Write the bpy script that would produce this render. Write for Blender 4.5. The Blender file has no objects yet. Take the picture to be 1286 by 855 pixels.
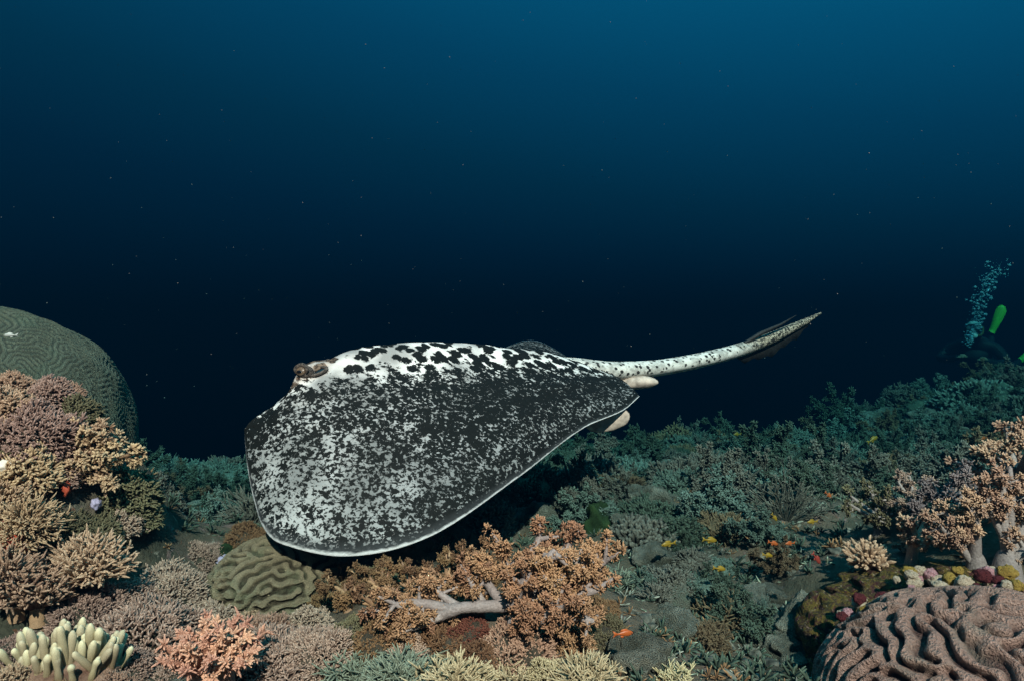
import bpy, math
import numpy as np
from mathutils import Vector, Euler

# ------------------------------------------------------------------ camera, water light, sun, exposure
scene = bpy.context.scene
COL = scene.collection
FPX = 857.0                                   # focal length in photograph pixels (24 mm on 36 mm, 1286 px)
cam_d = bpy.data.cameras.new("camera"); cam = bpy.data.objects.new("camera", cam_d); COL.objects.link(cam)
cam_d.lens = 24.0; cam_d.sensor_width = 36.0; cam_d.clip_start = 0.02; cam_d.clip_end = 500.0
cam.location = (0, 0, 0); cam.rotation_euler = (math.pi/2, 0, 0)
scene.camera = cam

world = bpy.data.worlds.new("World"); scene.world = world; world.use_nodes = True
wn = world.node_tree.nodes; wl = world.node_tree.links
for n in list(wn): wn.remove(n)
w_out = wn.new("ShaderNodeOutputWorld"); w_bg = wn.new("ShaderNodeBackground")
w_tc = wn.new("ShaderNodeTexCoord"); w_dot = wn.new("ShaderNodeVectorMath"); w_dot.operation = 'DOT_PRODUCT'
w_dot.inputs[1].default_value = (0.20, 0.0, 0.98)
w_map = wn.new("ShaderNodeMapRange"); w_map.inputs[1].default_value = -0.2; w_map.inputs[2].default_value = 1.0
w_ramp = wn.new("ShaderNodeValToRGB")
WR = [(0.0, (.0003, .0075, .0210)), (.135, (.0005, .0135, .0360)), (.20, (.0006, .0175, .0430)), (.27, (.0007, .0220, .0540)), (.36, (.0008, .0340, .074)),
      (.47, (.0012, .054, .120)), (.56, (.0016, .080, .170)), (.66, (.004, .125, .255)), (.80, (.035, .30, .50)), (1.0, (.18, 1.0, 1.30))]
el = w_ramp.color_ramp.elements
while len(el) < len(WR): el.new(0.5)
for e, (p, c) in zip(el, WR): e.position = p; e.color = (*c, 1)
w_bg.inputs[1].default_value = 0.315
wl.new(w_tc.outputs["Generated"], w_dot.inputs[0]); wl.new(w_dot.outputs["Value"], w_map.inputs[0])
wl.new(w_map.outputs[0], w_ramp.inputs[0]); wl.new(w_ramp.outputs[0], w_bg.inputs[0]); wl.new(w_bg.outputs[0], w_out.inputs[0])

SUN_FROM = Vector((0.12, -0.80, 0.66)).normalized()
sun_d = bpy.data.lights.new("sun", 'SUN'); sun = bpy.data.objects.new("sun", sun_d); COL.objects.link(sun)
sun_d.energy = 5.0; sun_d.angle = math.radians(0.8); sun_d.color = (1.0, 0.42, 0.35)
sun.rotation_euler = SUN_FROM.to_track_quat('Z', 'Y').to_euler()
sun.location = SUN_FROM * 4

vs = scene.view_settings
vs.view_transform = 'Standard'; vs.look = 'None'; vs.exposure = 2.2; vs.gamma = 1.0
try: vs.use_curve_mapping = False
except Exception: pass
scene.cycles.use_denoising = True
scene.cycles.max_bounces = 5; scene.cycles.volume_bounces = 0; scene.cycles.transparent_max_bounces = 8

# ------------------------------------------------------------------ helpers
PI = math.pi
def P(px, py, d): return np.array([(px-643)/FPX*d, d, (427.5-py)/FPX*d])
def PX(p): return (643+p[0]/p[1]*FPX, 427.5-p[2]/p[1]*FPX)
def nrm(v): return v/np.maximum(np.linalg.norm(v, axis=-1, keepdims=True), 1e-9)

def _h(ix, iy, iz, s):
    n = (ix*374761393 + iy*668265263 + iz*1274126177 + s*362437) & 0x7fffffff
    n = ((n ^ (n >> 13))*1274126177) & 0x7fffffff
    return ((n ^ (n >> 16)) & 0xffff)/65535.0*2-1
def vnoise(p, seed=0):
    p = np.asarray(p, float); i = np.floor(p).astype(np.int64); f = p-i; f = f*f*(3-2*f)
    r = 0
    for a in (0, 1):
        for b in (0, 1):
            for c in (0, 1):
                w = (f[..., 0] if a else 1-f[..., 0])*(f[..., 1] if b else 1-f[..., 1])*(f[..., 2] if c else 1-f[..., 2])
                r = r+w*_h(i[..., 0]+a, i[..., 1]+b, i[..., 2]+c, seed)
    return r
def fbm(p, octv=4, seed=0, gain=.5):
    p = np.asarray(p, float); r = 0; a = 1
    for k in range(octv): r = r+a*vnoise(p*2**k+17.3*k, seed+k); a *= gain
    return r
def smooth(a, b, x):
    t = np.clip((x-a)/(b-a), 0, 1); return t*t*(3-2*t)
def spline(pts, n):
    """Catmull-Rom through rows of pts; first column is the parameter."""
    pts = np.asarray(pts, float); t = pts[:, 0]; y = pts[:, 1:]
    m = np.zeros_like(y)
    m[1:-1] = (y[2:]-y[:-2])/(t[2:]-t[:-2])[:, None]; m[0] = (y[1]-y[0])/(t[1]-t[0]); m[-1] = (y[-1]-y[-2])/(t[-1]-t[-2])
    q = np.linspace(t[0], t[-1], n) if np.isscalar(n) else np.asarray(n)
    i = np.clip(np.searchsorted(t, q, side='right')-1, 0, len(t)-2); h = (t[i+1]-t[i])[:, None]; s = ((q-t[i])/(t[i+1]-t[i]))[:, None]
    return (2*s**3-3*s**2+1)*y[i]+(s**3-2*s**2+s)*h*m[i]+(-2*s**3+3*s**2)*y[i+1]+(s**3-s**2)*h*m[i+1]

class MB:
    def __init__(s): s.V = []; s.F = []; s.T = []; s.n = 0
    def add(s, V, faces, tip=0.0):
        V = np.asarray(V, float).reshape(-1, 3)
        s.V.append(V); s.T.append(np.broadcast_to(np.asarray(tip, float), (len(V),)))
        for f in (faces if isinstance(faces, list) else [faces]): s.F.append(np.asarray(f)+s.n)
        s.n += len(V); return s
    def arrays(s): return np.concatenate(s.V), s.F, np.concatenate(s.T)
    def xf(s, M=None, loc=(0, 0, 0), scale=1.0):
        s.V = [(v*scale) @ (np.eye(3) if M is None else M).T+np.asarray(loc) for v in s.V]; return s
    def merge(s, o, loc=(0, 0, 0), M=None, scale=1.0):
        V, F, T = o.arrays()
        V = (V*scale) @ (np.eye(3) if M is None else M).T+np.asarray(loc)
        return s.add(V, F, T)
    def mesh(s, name, mat, extra=None, flat=False):
        V, F, T = s.arrays()
        me = bpy.data.meshes.new(name)
        me.vertices.add(len(V)); me.vertices.foreach_set("co", V.astype(np.float32).ravel())
        li = np.concatenate([f.ravel() for f in F]); tot = np.concatenate([np.full(len(f), f.shape[1]) for f in F])
        st = np.concatenate([[0], np.cumsum(tot)[:-1]])
        me.loops.add(len(li)); me.loops.foreach_set("vertex_index", li.astype(np.int32))
        me.polygons.add(len(tot)); me.polygons.foreach_set("loop_start", st.astype(np.int32))
        a = me.attributes.new("tip", 'FLOAT', 'POINT'); a.data.foreach_set("value", T.astype(np.float32))
        for k, v in (extra or {}).items():
            a = me.attributes.new(k, 'FLOAT', 'POINT'); a.data.foreach_set("value", np.asarray(v, np.float32).ravel())
        me.update(calc_edges=True)
        if flat: me.shade_flat()
        else: me.shade_smooth()
        if mat: me.materials.append(mat)
        return me

def link(name, data, parent=None, loc=(0, 0, 0), rot=(0, 0, 0), scale=1.0, mat=None, kind=None):
    o = bpy.data.objects.new(name, data); COL.objects.link(o)
    if parent: o.parent = parent
    o.location = loc; o.rotation_euler = rot
    o.scale = (scale,)*3 if np.isscalar(scale) else scale
    if mat is not None:
        o.material_slots[0].link = 'OBJECT'; o.material_slots[0].material = mat
    if kind: o["kind"] = kind
    return o
def tag(o, label, cat, group=None):
    o["label"] = label; o["category"] = cat
    if group: o["group"] = group
    return o

def tubes(C, R, sides=6, tip=None, cap=True):
    """C [n,k,3] centre lines, R [n,k] radii -> verts, faces, tip values."""
    C = np.asarray(C, float); R = np.asarray(R, float); n, k, _ = C.shape
    T = nrm(np.gradient(C, axis=1)); main = nrm(C[:, -1]-C[:, 0])
    ref = np.where(np.abs(main[:, 2:3]) < .8, np.array([[0., 0, 1]]), np.array([[1., 0, 0]]))[:, None, :]
    U = nrm(np.cross(T, np.broadcast_to(ref, T.shape))); W = np.cross(T, U)
    a = np.arange(sides)*2*PI/sides
    V = C[:, :, None, :]+R[:, :, None, None]*(np.cos(a)[None, None, :, None]*U[:, :, None, :]+np.sin(a)[None, None, :, None]*W[:, :, None, :])
    i = np.arange(n)[:, None, None]*k*sides+np.arange(k-1)[None, :, None]*sides; j = np.arange(sides)[None, None, :]; j2 = (j+1) % sides
    q = np.stack([i+j, i+j2, i+sides+j2, i+sides+j], -1).reshape(-1, 4)
    F = [q]
    if cap: F.append((np.arange(n)[:, None]*k*sides+(k-1)*sides+np.arange(sides)[None, :]))
    if tip is None: tip = np.broadcast_to(np.linspace(0, 1, k)[None, :], (n, k))
    tp = np.repeat(np.asarray(tip)[:, :, None], sides, 2).reshape(-1)
    return V.reshape(-1, 3), F, tp

PROF = {3: np.array([.88, 1.0, .42]), 4: np.array([.85, 1.0, .95, .28]), 5: np.array([.9, .95, 1.0, .9, .25])}
def fingers(rng, base, dirs, L, r, k=4, sides=5, bend=.25, taper=1.0, t0=0.0, t1=1.0):
    n = len(base); L = np.broadcast_to(np.asarray(L, float), (n,)); r = np.broadcast_to(np.asarray(r, float), (n,))
    s = {3: np.array([0, .68, 1.0]), 4: np.array([0, .45, .85, 1.0]), 5: np.array([0, .3, .6, .88, 1.0])}[k]
    b = rng.normal(size=(n, 3))*bend
    C = base[:, None, :]+L[:, None, None]*(s[None, :, None]*dirs[:, None, :]+(s**2)[None, :, None]*b[:, None, :])
    prof = PROF[k]*np.interp(s, [0, 1], [1, taper])
    R = r[:, None]*prof[None, :]
    return tubes(C, R, sides, np.broadcast_to(np.interp(s, [0, 1], [t0, t1])[None, :], (n, k)))

def hemi(rng, n, lo=-.15):
    """roughly even directions on the dome above lo."""
    i = np.arange(n)+.5; z = 1-(1-lo)*i/n; ph = i*2.399963+rng.uniform(0, 6.28)
    s = np.sqrt(np.maximum(0, 1-z*z)); d = np.stack([s*np.cos(ph), s*np.sin(ph), z], 1)
    return nrm(d+rng.normal(size=(n, 3))*.45/np.sqrt(n))

def lathe_grid(nu, nv):
    """unit sphere as grid (nu around, nv rings); poles as tiny rings"""
    u = np.arange(nu)*2*PI/nu; v = np.linspace(0.001, PI-0.001, nv)
    d = np.stack([np.sin(v)[:, None]*np.cos(u)[None, :], np.sin(v)[:, None]*np.sin(u)[None, :], np.repeat(np.cos(v)[:, None], nu, 1)], -1)
    i = (np.arange(nv-1)*nu)[:, None]; j = np.arange(nu)[None, :]; j2 = (j+1) % nu
    q = np.stack([i+j, i+nu+j, i+nu+j2, i+j2], -1).reshape(-1, 4)
    return d.reshape(-1, 3), q
def blob(rng, rad, nu=28, nv=18, rough=.25, freq=2.0, octv=3, flat=None):
    d, q = lathe_grid(nu, nv); s = rng.integers(1000)
    rr = 1+rough*fbm(d*freq+s, octv, int(s))+(.05*np.abs(fbm(d*9+s, 3, int(s)+3)) if octv > 4 else 0)
    V = d*rr[:, None]*np.asarray(rad)
    if flat is not None: V[:, 2] = np.maximum(V[:, 2], flat)
    return MB().add(V, q, np.clip(.5+.5*fbm(d*freq+s, 2, int(s)), 0, 1))

def rotz(a): c, s = math.cos(a), math.sin(a); return np.array([[c, -s, 0], [s, c, 0], [0, 0, 1]])
def align(d):
    """matrix taking +z to d"""
    d = nrm(np.asarray(d, float)); x = np.cross([0, 0, 1.], d) if abs(d[2]) < .99 else np.array([1., 0, 0]); x = nrm(x); y = np.cross(d, x)
    return np.stack([x, y, d], 1)

# ------------------------------------------------------------------ materials
def nodes_of(name):
    m = bpy.data.materials.new(name); m.use_nodes = True
    nt = m.node_tree; b = nt.nodes["Principled BSDF"]; return m, nt, b
def N(nt, t, **kw):
    n = nt.nodes.new(t)
    for k, v in kw.items(): setattr(n, k, v)
    return n
def mathn(nt, op, a, b=None, clamp=False):
    n = N(nt, "ShaderNodeMath", operation=op, use_clamp=clamp)
    for i, v in enumerate((a, b)):
        if v is None: continue
        if isinstance(v, (int, float)): n.inputs[i].default_value = v
        else: nt.links.new(v, n.inputs[i])
    return n.outputs[0]
def mix(nt, f, a, b, blend='MIX'):
    n = N(nt, "ShaderNodeMix", data_type='RGBA', blend_type=blend)
    for i, v in ((0, f), (6, a), (7, b)):
        if isinstance(v, (int, float)): n.inputs[i].default_value = v
        elif isinstance(v, tuple): n.inputs[i].default_value = (*v, 1)
        else: nt.links.new(v, n.inputs[i])
    return n.outputs[2]
def ramp(nt, f, stops):
    n = N(nt, "ShaderNodeValToRGB"); e = n.color_ramp.elements
    while len(e) < len(stops): e.new(.5)
    for x, (p, c) in zip(e, stops): x.position = p; x.color = (*c, 1) if isinstance(c, tuple) else (c, c, c, 1)
    nt.links.new(f, n.inputs[0]); return n.outputs[0]
def noise(nt, scale, detail=3, rough=.55, vec=None, dist=0.0, coord="Object"):
    n = N(nt, "ShaderNodeTexNoise"); n.inputs["Scale"].default_value = scale; n.inputs["Detail"].default_value = detail
    n.inputs["Roughness"].default_value = rough; n.inputs["Distortion"].default_value = dist
    if vec is None: vec = N(nt, "ShaderNodeTexCoord").outputs[coord]
    nt.links.new(vec, n.inputs["Vector"]); return n.outputs["Fac"]
def attr(nt, name): return N(nt, "ShaderNodeAttribute", attribute_name=name).outputs["Fac"]
def bump(nt, b, h, strength, dist):
    n = N(nt, "ShaderNodeBump"); n.inputs["Strength"].default_value = strength; n.inputs["Distance"].default_value = dist
    nt.links.new(h, n.inputs["Height"]); nt.links.new(n.outputs[0], b.inputs["Normal"])

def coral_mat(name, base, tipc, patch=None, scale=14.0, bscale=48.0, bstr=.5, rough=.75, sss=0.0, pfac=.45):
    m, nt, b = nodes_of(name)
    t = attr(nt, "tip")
    col = mix(nt, ramp(nt, t, [(.15, 0.0), (.62, .45), (.98, 1.0)]), tuple(x*.8 for x in base), tuple(min(1, x*1.28) for x in tipc))  # polyp tips are paler; extra contrast paints in lit tips and dark gaps
    n1 = noise(nt, scale, 4)
    if patch is None: patch = tuple(c*.45 for c in base)
    col = mix(nt, ramp(nt, n1, [(.42, 0.0), (.72, pfac)]), col, patch)
    oi = N(nt, "ShaderNodeObjectInfo").outputs["Random"]
    hs = N(nt, "ShaderNodeHueSaturation")
    nt.links.new(mathn(nt, 'ADD', mathn(nt, 'MULTIPLY', oi, .02), .49), hs.inputs["Hue"])
    nt.links.new(mathn(nt, 'ADD', mathn(nt, 'MULTIPLY', oi, .36), .82), hs.inputs["Value"])
    nt.links.new(col, hs.inputs["Color"])
    fine = noise(nt, bscale, 2)
    c2 = mix(nt, 1.0, hs.outputs[0], ramp(nt, fine, [(.3, .72), (.7, 1.15)]), 'MULTIPLY')
    nt.links.new(c2, b.inputs["Base Color"]); b.inputs["Roughness"].default_value = rough
    b.inputs["Specular IOR Level"].default_value = .15
    bump(nt, b, fine, bstr, .03)
    return m
def plain(name, c, rough=.6, spec=.3, var=.25, scale=30.0):
    m, nt, b = nodes_of(name)
    n1 = noise(nt, scale, 3)
    col = mix(nt, ramp(nt, n1, [(.3, 0.0), (.7, 1.0)]), tuple(x*(1-var) for x in c), tuple(min(1, x*(1+var)) for x in c))
    nt.links.new(col, b.inputs["Base Color"]); b.inputs["Roughness"].default_value = rough; b.inputs["Specular IOR Level"].default_value = spec
    return m

M = {}
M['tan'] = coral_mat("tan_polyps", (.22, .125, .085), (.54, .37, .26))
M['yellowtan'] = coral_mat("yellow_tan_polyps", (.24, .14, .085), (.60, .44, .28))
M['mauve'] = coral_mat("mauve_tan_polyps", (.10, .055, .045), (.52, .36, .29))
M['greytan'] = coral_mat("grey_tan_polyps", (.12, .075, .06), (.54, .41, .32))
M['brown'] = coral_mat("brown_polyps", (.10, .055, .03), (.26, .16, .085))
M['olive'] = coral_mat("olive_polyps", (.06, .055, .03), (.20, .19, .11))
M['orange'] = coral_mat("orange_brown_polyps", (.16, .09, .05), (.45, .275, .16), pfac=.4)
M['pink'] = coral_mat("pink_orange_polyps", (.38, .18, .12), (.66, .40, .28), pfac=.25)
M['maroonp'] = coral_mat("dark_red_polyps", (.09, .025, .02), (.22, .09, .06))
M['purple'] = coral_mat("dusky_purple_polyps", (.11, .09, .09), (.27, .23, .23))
M['stem'] = coral_mat("pale_fleshy_stem", (.34, .31, .295), (.35, .29, .26), patch=(.20, .175, .17), scale=11, rough=.5, bstr=.2)
M['pinkstem'] = coral_mat("pink_fleshy_stem", (.55, .32, .22), (.62, .38, .25), scale=12, rough=.5, bstr=.2, pfac=.2)
M['tanstem'] = coral_mat("tan_fleshy_stem", (.42, .26, .16), (.42, .27, .16), scale=12, rough=.55, bstr=.2, pfac=.25)
M['cream'] = coral_mat("cream_yellow_skin", (.36, .27, .15), (.78, .70, .47), scale=4, bscale=60, bstr=.5, pfac=.12)
M['acro'] = coral_mat("cream_branch_coral", (.20, .17, .085), (.66, .58, .36), scale=18)
M['acrogreen'] = coral_mat("green_grey_branch_coral", (.07, .10, .07), (.26, .32, .24), scale=18)
M['fargreen'] = coral_mat("green_soft_coral", (.025, .042, .03), (.085, .13, .095), scale=8)  # far tones from here: light lost over distance put into darker, greener colour
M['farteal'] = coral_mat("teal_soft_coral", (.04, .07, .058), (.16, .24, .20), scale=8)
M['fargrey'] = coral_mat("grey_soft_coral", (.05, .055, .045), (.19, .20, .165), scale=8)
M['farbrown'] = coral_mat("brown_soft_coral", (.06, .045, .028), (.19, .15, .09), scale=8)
M['darkgreen'] = coral_mat("dark_green_algae", (.010, .026, .010), (.028, .06, .02), scale=16)
M['dome'] = coral_mat("grey_dome_skin", (.16, .18, .14), (.32, .34, .28), scale=5, bscale=26, bstr=1.0)
M['red'] = plain("red_sponge_skin", (.40, .075, .04), .6, .25, .4, 60)
M['maroon'] = plain("maroon_crust_skin", (.16, .03, .03), .7, .2, .5, 40)
M['pinkcrust'] = plain("pink_coralline_crust", (.62, .36, .40), .65, .25, .4, 70)
M['whitecrust'] = plain("white_crust", (.70, .66, .58), .6, .3, .3, 60)
M['yellowcrust'] = plain("yellow_crust", (.48, .34, .07), .65, .25, .5, 50)
M['lilac'] = plain("lilac_sponge_skin", (.36, .34, .48), .6, .25, .35, 60)

def rock_mat():
    m, nt, b = nodes_of("encrusted_rock")
    n1 = noise(nt, 7, 5, .6); n2 = noise(nt, 23, 5, .65, dist=.6); n3 = noise(nt, 60, 4, .6)
    c = ramp(nt, n1, [(.30, (.035, .045, .035)), (.45, (.085, .085, .06)), (.58, (.14, .12, .09)), (.75, (.06, .085, .07))])
    c = mix(nt, ramp(nt, n2, [(.58, 0.0), (.66, .75)]), c, (.24, .17, .16))
    c = mix(nt, ramp(nt, n3, [(.64, 0.0), (.70, .55)]), c, (.26, .10, .055))
    c = mix(nt, ramp(nt, noise(nt, 41, 4, .6), [(.62, 0.0), (.68, .7)]), c, (.34, .34, .28))
    nt.links.new(c, b.inputs["Base Color"]); b.inputs["Roughness"].default_value = .85; b.inputs["Specular IOR Level"].default_value = .15
    bump(nt, b, noise(nt, 90, 6, .7), .8, .02)
    return m
M['rock'] = rock_mat()
def crust_mat():
    m, nt, b = nodes_of("olive_yellow_encrusted_rock")
    n1 = noise(nt, 5, 6, .7, dist=.6)
    c = ramp(nt, n1, [(.30, (.025, .022, .016)), (.42, (.06, .055, .02)), (.50, (.22, .16, .035)), (.55, (.07, .04, .035)), (.62, (.10, .085, .03)), (.70, (.34, .20, .20))])
    c = mix(nt, ramp(nt, noise(nt, 9, 5), [(.52, 0.0), (.62, .85)]), c, (.09, .025, .035))
    c = mix(nt, ramp(nt, noise(nt, 16, 5), [(.60, 0.0), (.66, .8)]), c, (.42, .33, .22))
    nt.links.new(c, b.inputs["Base Color"]); b.inputs["Roughness"].default_value = .75; b.inputs["Specular IOR Level"].default_value = .2
    bump(nt, b, noise(nt, 14, 6, .7), .8, .04); return m
M['crust'] = crust_mat()

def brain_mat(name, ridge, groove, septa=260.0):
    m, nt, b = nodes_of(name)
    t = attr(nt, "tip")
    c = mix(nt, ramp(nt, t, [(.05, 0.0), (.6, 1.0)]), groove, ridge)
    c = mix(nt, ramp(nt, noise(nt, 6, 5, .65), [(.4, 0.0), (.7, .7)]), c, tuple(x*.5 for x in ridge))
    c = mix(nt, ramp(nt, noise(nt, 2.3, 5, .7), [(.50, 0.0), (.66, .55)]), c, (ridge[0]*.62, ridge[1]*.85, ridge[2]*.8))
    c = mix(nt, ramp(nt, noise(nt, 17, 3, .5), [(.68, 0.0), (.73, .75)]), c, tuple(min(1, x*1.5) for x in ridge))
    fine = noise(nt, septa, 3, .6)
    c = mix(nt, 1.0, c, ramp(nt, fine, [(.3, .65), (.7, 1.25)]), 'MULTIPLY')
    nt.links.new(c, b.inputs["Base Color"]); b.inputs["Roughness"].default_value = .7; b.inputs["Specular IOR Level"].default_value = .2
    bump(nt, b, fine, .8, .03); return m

# ------------------------------------------------------------------ seabed
def crest(x): return 3.7+.25*np.sin(x*1.3+.6)+1.1*smooth(-1.6, .6, x)+.9*smooth(1.2, 3.2, x)
def H0(x, y):
    z = -.475-.062*(y-1)-.050*np.maximum(0, y-2.0)-.07*np.exp(-(((x+.47)/.22)**2+((y-1.38)/.20)**2))
    z = z+.42*smooth(1.7, 3.7, x)*smooth(1.6, 4.2, y)
    z = z+.05*smooth(.3, 1.0, x)*smooth(1.0, 2.0, y)
    z = z-.10*np.exp(-(((x+.95)/.5)**2+((y-2.3)/.5)**2))                       # gully left
    z = z-.08*np.exp(-(((x-.55)/.3)**2+((y-1.25)/.35)**2))*0.6                 # rubble hollow
    r1 = np.hypot((x+1.04)/.30, (y-1.36)/.30); z = z+.41*np.exp(-r1**4)         # left mound
    r2 = np.hypot((x-.88)/.36, (y-1.22)/.30); z = z+.155*np.exp(-r2**4)         # right ledge
    over = np.maximum(0, y-crest(x)); z = z-.55*over-.12*over**2
    return z
def H(x, y):
    x = np.asarray(x, float); y = np.asarray(y, float)
    p = np.stack([x, y, 0*x], -1)
    near = smooth(.2, 1.2, y)
    return np.maximum(H0(x, y)+near*(.060*fbm(p*1.7, 2, 3)+.035*np.abs(fbm(p*5.0, 3, 9))+.018*fbm(p*15, 3, 21)), -5.5)
def G(px, py, dmin=.6, dmax=7.0):
    """first hit of the seabed along the sight line of a photograph pixel"""
    d = np.linspace(dmin, dmax, 1600); q = np.stack([(px-643)/FPX*d, d, (427.5-py)/FPX*d], 1)
    hit = np.nonzero(q[:, 2] <= H(q[:, 0], q[:, 1]))[0]
    return q[hit[0]] if len(hit) else q[-1]

nx, ny = 260, 290
gx = np.linspace(-1, 1, nx); gx = np.sign(gx)*(.35*np.abs(gx)+.65*np.abs(gx)**2.2)*8.0
gy = np.linspace(0, 1, ny); gy = -2+2.5*np.minimum(gy/.08, 1)+7.5*np.clip((gy-.08)/.92, 0, 1)**1.5
XX, YY = np.meshgrid(gx, gy); ZZ = H(XX, YY)
i = (np.arange(ny-1)*nx)[:, None]; j = np.arange(nx-1)[None, :]
q = np.stack([i+j, i+j+1, i+nx+j+1, i+nx+j], -1).reshape(-1, 4)
sb = link("seabed", MB().add(np.stack([XX, YY, ZZ], -1), q).mesh("seabed", M['rock']), kind="structure")

# ------------------------------------------------------------------ the stingray
def build_ray():
    KD = .95                                  # the whole animal, nearer to the reef edge
    spine = np.array([  # t, px, py, depth
        (0, 307, 541, 1.56), (.06, 322, 523, 1.58), (.13, 350, 505, 1.60), (.20, 384, 473, 1.62), (.27, 412, 457, 1.65), (.35, 446, 447, 1.69),
        (.5, 520, 441, 1.77), (.65, 603, 443, 1.87), (.8, 682, 450, 1.97), (.9, 728, 458, 2.03), (1.0, 764, 468, 2.08)])
    near = np.array([
        (0, 307, 541, 1.56), (.06, 308, 556, 1.54), (.13, 311, 588, 1.50), (.20, 318, 628, 1.46), (.27, 331, 660, 1.42), (.35, 356, 683, 1.39),
        (.5, 437, 697, 1.37), (.65, 541, 673, 1.42), (.8, 655, 596, 1.58), (.9, 733, 536, 1.76), (.96, 782, 515, 1.87), (1.0, 803, 497, 1.94)])
    far = np.array([
        (0, 307, 541, 1.56), (.06, 318, 536, 1.66), (.13, 342, 528, 1.78), (.20, 380, 512, 1.92), (.27, 415, 495, 2.05), (.35, 452, 480, 2.14),
        (.5, 535, 462, 2.24), (.62, 610, 447, 2.30), (.72, 664, 430, 2.33), (.80, 700, 440, 2.32), (.9, 738, 462, 2.26), (1.0, 770, 474, 2.20)])
    nt = 120
    tt = np.linspace(0, 1, nt)**1.15
    def curve(a):
        s = spline(a, tt); s[:, 2] *= KD; return np.stack([(s[:, 0]-643)/FPX*s[:, 2], s[:, 2], (427.5-s[:, 1])/FPX*s[:, 2]], 1)
    S, Nn, Fr = curve(spine), curve(near), curve(far)
    ns = 64
    sn = np.linspace(0, 1, ns)**.9; sf = np.linspace(0, 1, 36)
    hump = np.sin(PI*np.clip(tt/.98, 0, 1))**.7
    def section(A, B, s, out, side):
        ctl = A*.45+B*.55; ctl = ctl.copy()
        ctl[:, 2] = A[:, 2]*(.80)+B[:, 2]*.20; ctl[:, 1] = A[:, 1]*.42+B[:, 1]*.58
        s_ = s[None, :, None]
        return (1-s_)**2*A[:, None, :]+2*s_*(1-s_)*ctl[:, None, :]+s_**2*B[:, None, :]
    near_g = section(S, Nn, sn, 1, -1); far_g = section(S, Fr, sf, 1, 1)
    top = np.concatenate([far_g[:, ::-1], near_g[:, 1:]], 1)                    # [nt, m, 3]
    s_all = np.concatenate([-sf[::-1], sn[1:]]); m = len(s_all)
    # outward normal
    du = np.gradient(top, axis=0); dv = np.gradient(top, axis=1)
    nr = np.cross(du, dv); nr = nrm(nr)
    up = np.array([0, -.35, .9]); flip = np.sign((nr @ up)); flip[flip == 0] = 1; nr = nr*flip[..., None]
    for _ in range(3):
        nr[1:-1, 1:-1] = nrm(nr[1:-1, 1:-1]*2+nr[:-2, 1:-1]+nr[2:, 1:-1]+nr[1:-1, :-2]+nr[1:-1, 2:])
    SS, TT = np.meshgrid(s_all, tt); A = np.abs(SS)
    lift = .026*np.exp(-((A-.085)/.075)**2-((TT-.225)/.040)**2)                   # brow over each eye
    lift += .020*np.exp(-(A/.16)**2)*smooth(.2, .4, TT)*(1-smooth(.75, 1.0, TT))
    lift -= .010*np.exp(-((A-.13)/.035)**2-((TT-.268)/.016)**2)                  # spiracle hollow
    lift += .007*np.sin(TT*17+A*2.2)*A**2*smooth(.1, .3, TT)*(1-smooth(.9, 1, TT))   # soft waves in the wing
    lift += .0035*fbm(np.stack([TT*14, SS*9, 0*SS], -1), 3, 77)*(1-A)
    top = top+nr*lift[..., None]
    th = (.105*(1-A)**1.7*np.sin(PI*np.clip(TT*.93+.03, 0, 1))**.8+.022*(1-A)+.0035)
    bot = top-nr*th[..., None]
    mb = MB()
    g = lambda base: (base+(np.arange(nt-1)*m)[:, None]+np.arange(m-1)[None, :])
    qt = np.stack([g(0), g(0)+m, g(0)+m+1, g(0)+1], -1).reshape(-1, 4); o = nt*m
    qb = np.stack([g(o), g(o)+1, g(o)+m+1, g(o)+m], -1).reshape(-1, 4)
    r = np.arange(nt-1)*m
    e1 = np.stack([r, o+r, o+r+m, r+m], -1); r2 = r+m-1; e2 = np.stack([r2, r2+m, o+r2+m, o+r2], -1)
    c = np.arange(m-1)+(nt-1)*m; e3 = np.stack([c, o+c, o+c+1, c+1], -1)
    mb.add(np.concatenate([top.reshape(-1, 3), bot.reshape(-1, 3)]), [qt, qb, e1, e2, e3], 0)
    a_s = np.concatenate([A.ravel(), A.ravel()]); a_t = np.concatenate([TT.ravel(), TT.ravel()])
    a_b = np.concatenate([np.zeros(nt*m), np.ones(nt*m)])
    # tail grows out of the rear of the body
    tl = np.array([(0, 668, 463, 2.02), (.13, 720, 464, 2.06), (.25, 770, 466, 2.12), (.4, 832, 461, 2.20), (.6, 905, 446, 2.32), (.75, 955, 430, 2.42), (.9, 1003, 408, 2.52), (1.0, 1031, 393, 2.58)])
    q_ = spline(tl, 60); q_[:, 2] *= KD; Ct = np.stack([(q_[:, 0]-643)/FPX*q_[:, 2], q_[:, 2], (427.5-q_[:, 1])/FPX*q_[:, 2]], 1)
    rr = np.interp(np.linspace(0, 1, 60), [0, .13, .25, .4, .6, .72, .8, .92, 1], [.040, .038, .031, .0265, .0245, .0235, .021, .013, .003])
    sd = 18
    V, F, tp = tubes(Ct[None], rr[None], sd)
    V = V.reshape(60, sd, 3); V = Ct[:, None, :]+(V-Ct[:, None, :])*np.array([1, 1.35, .92])
    mb.add(V.reshape(-1, 3), F, 0)
    a_s = np.concatenate([a_s, np.full(60*sd, .2)]); a_t = np.concatenate([a_t, np.repeat(1.1+np.linspace(0, 1, 60), sd)])
    under = ((V-Ct[:, None, :])[..., 2] < -.35*rr[:, None]).astype(float).ravel()*.999
    a_b = np.concatenate([a_b, under])
    return mb, dict(s=a_s, t=a_t, under=a_b), top, nr, s_all, tt, Ct, rr

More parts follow.
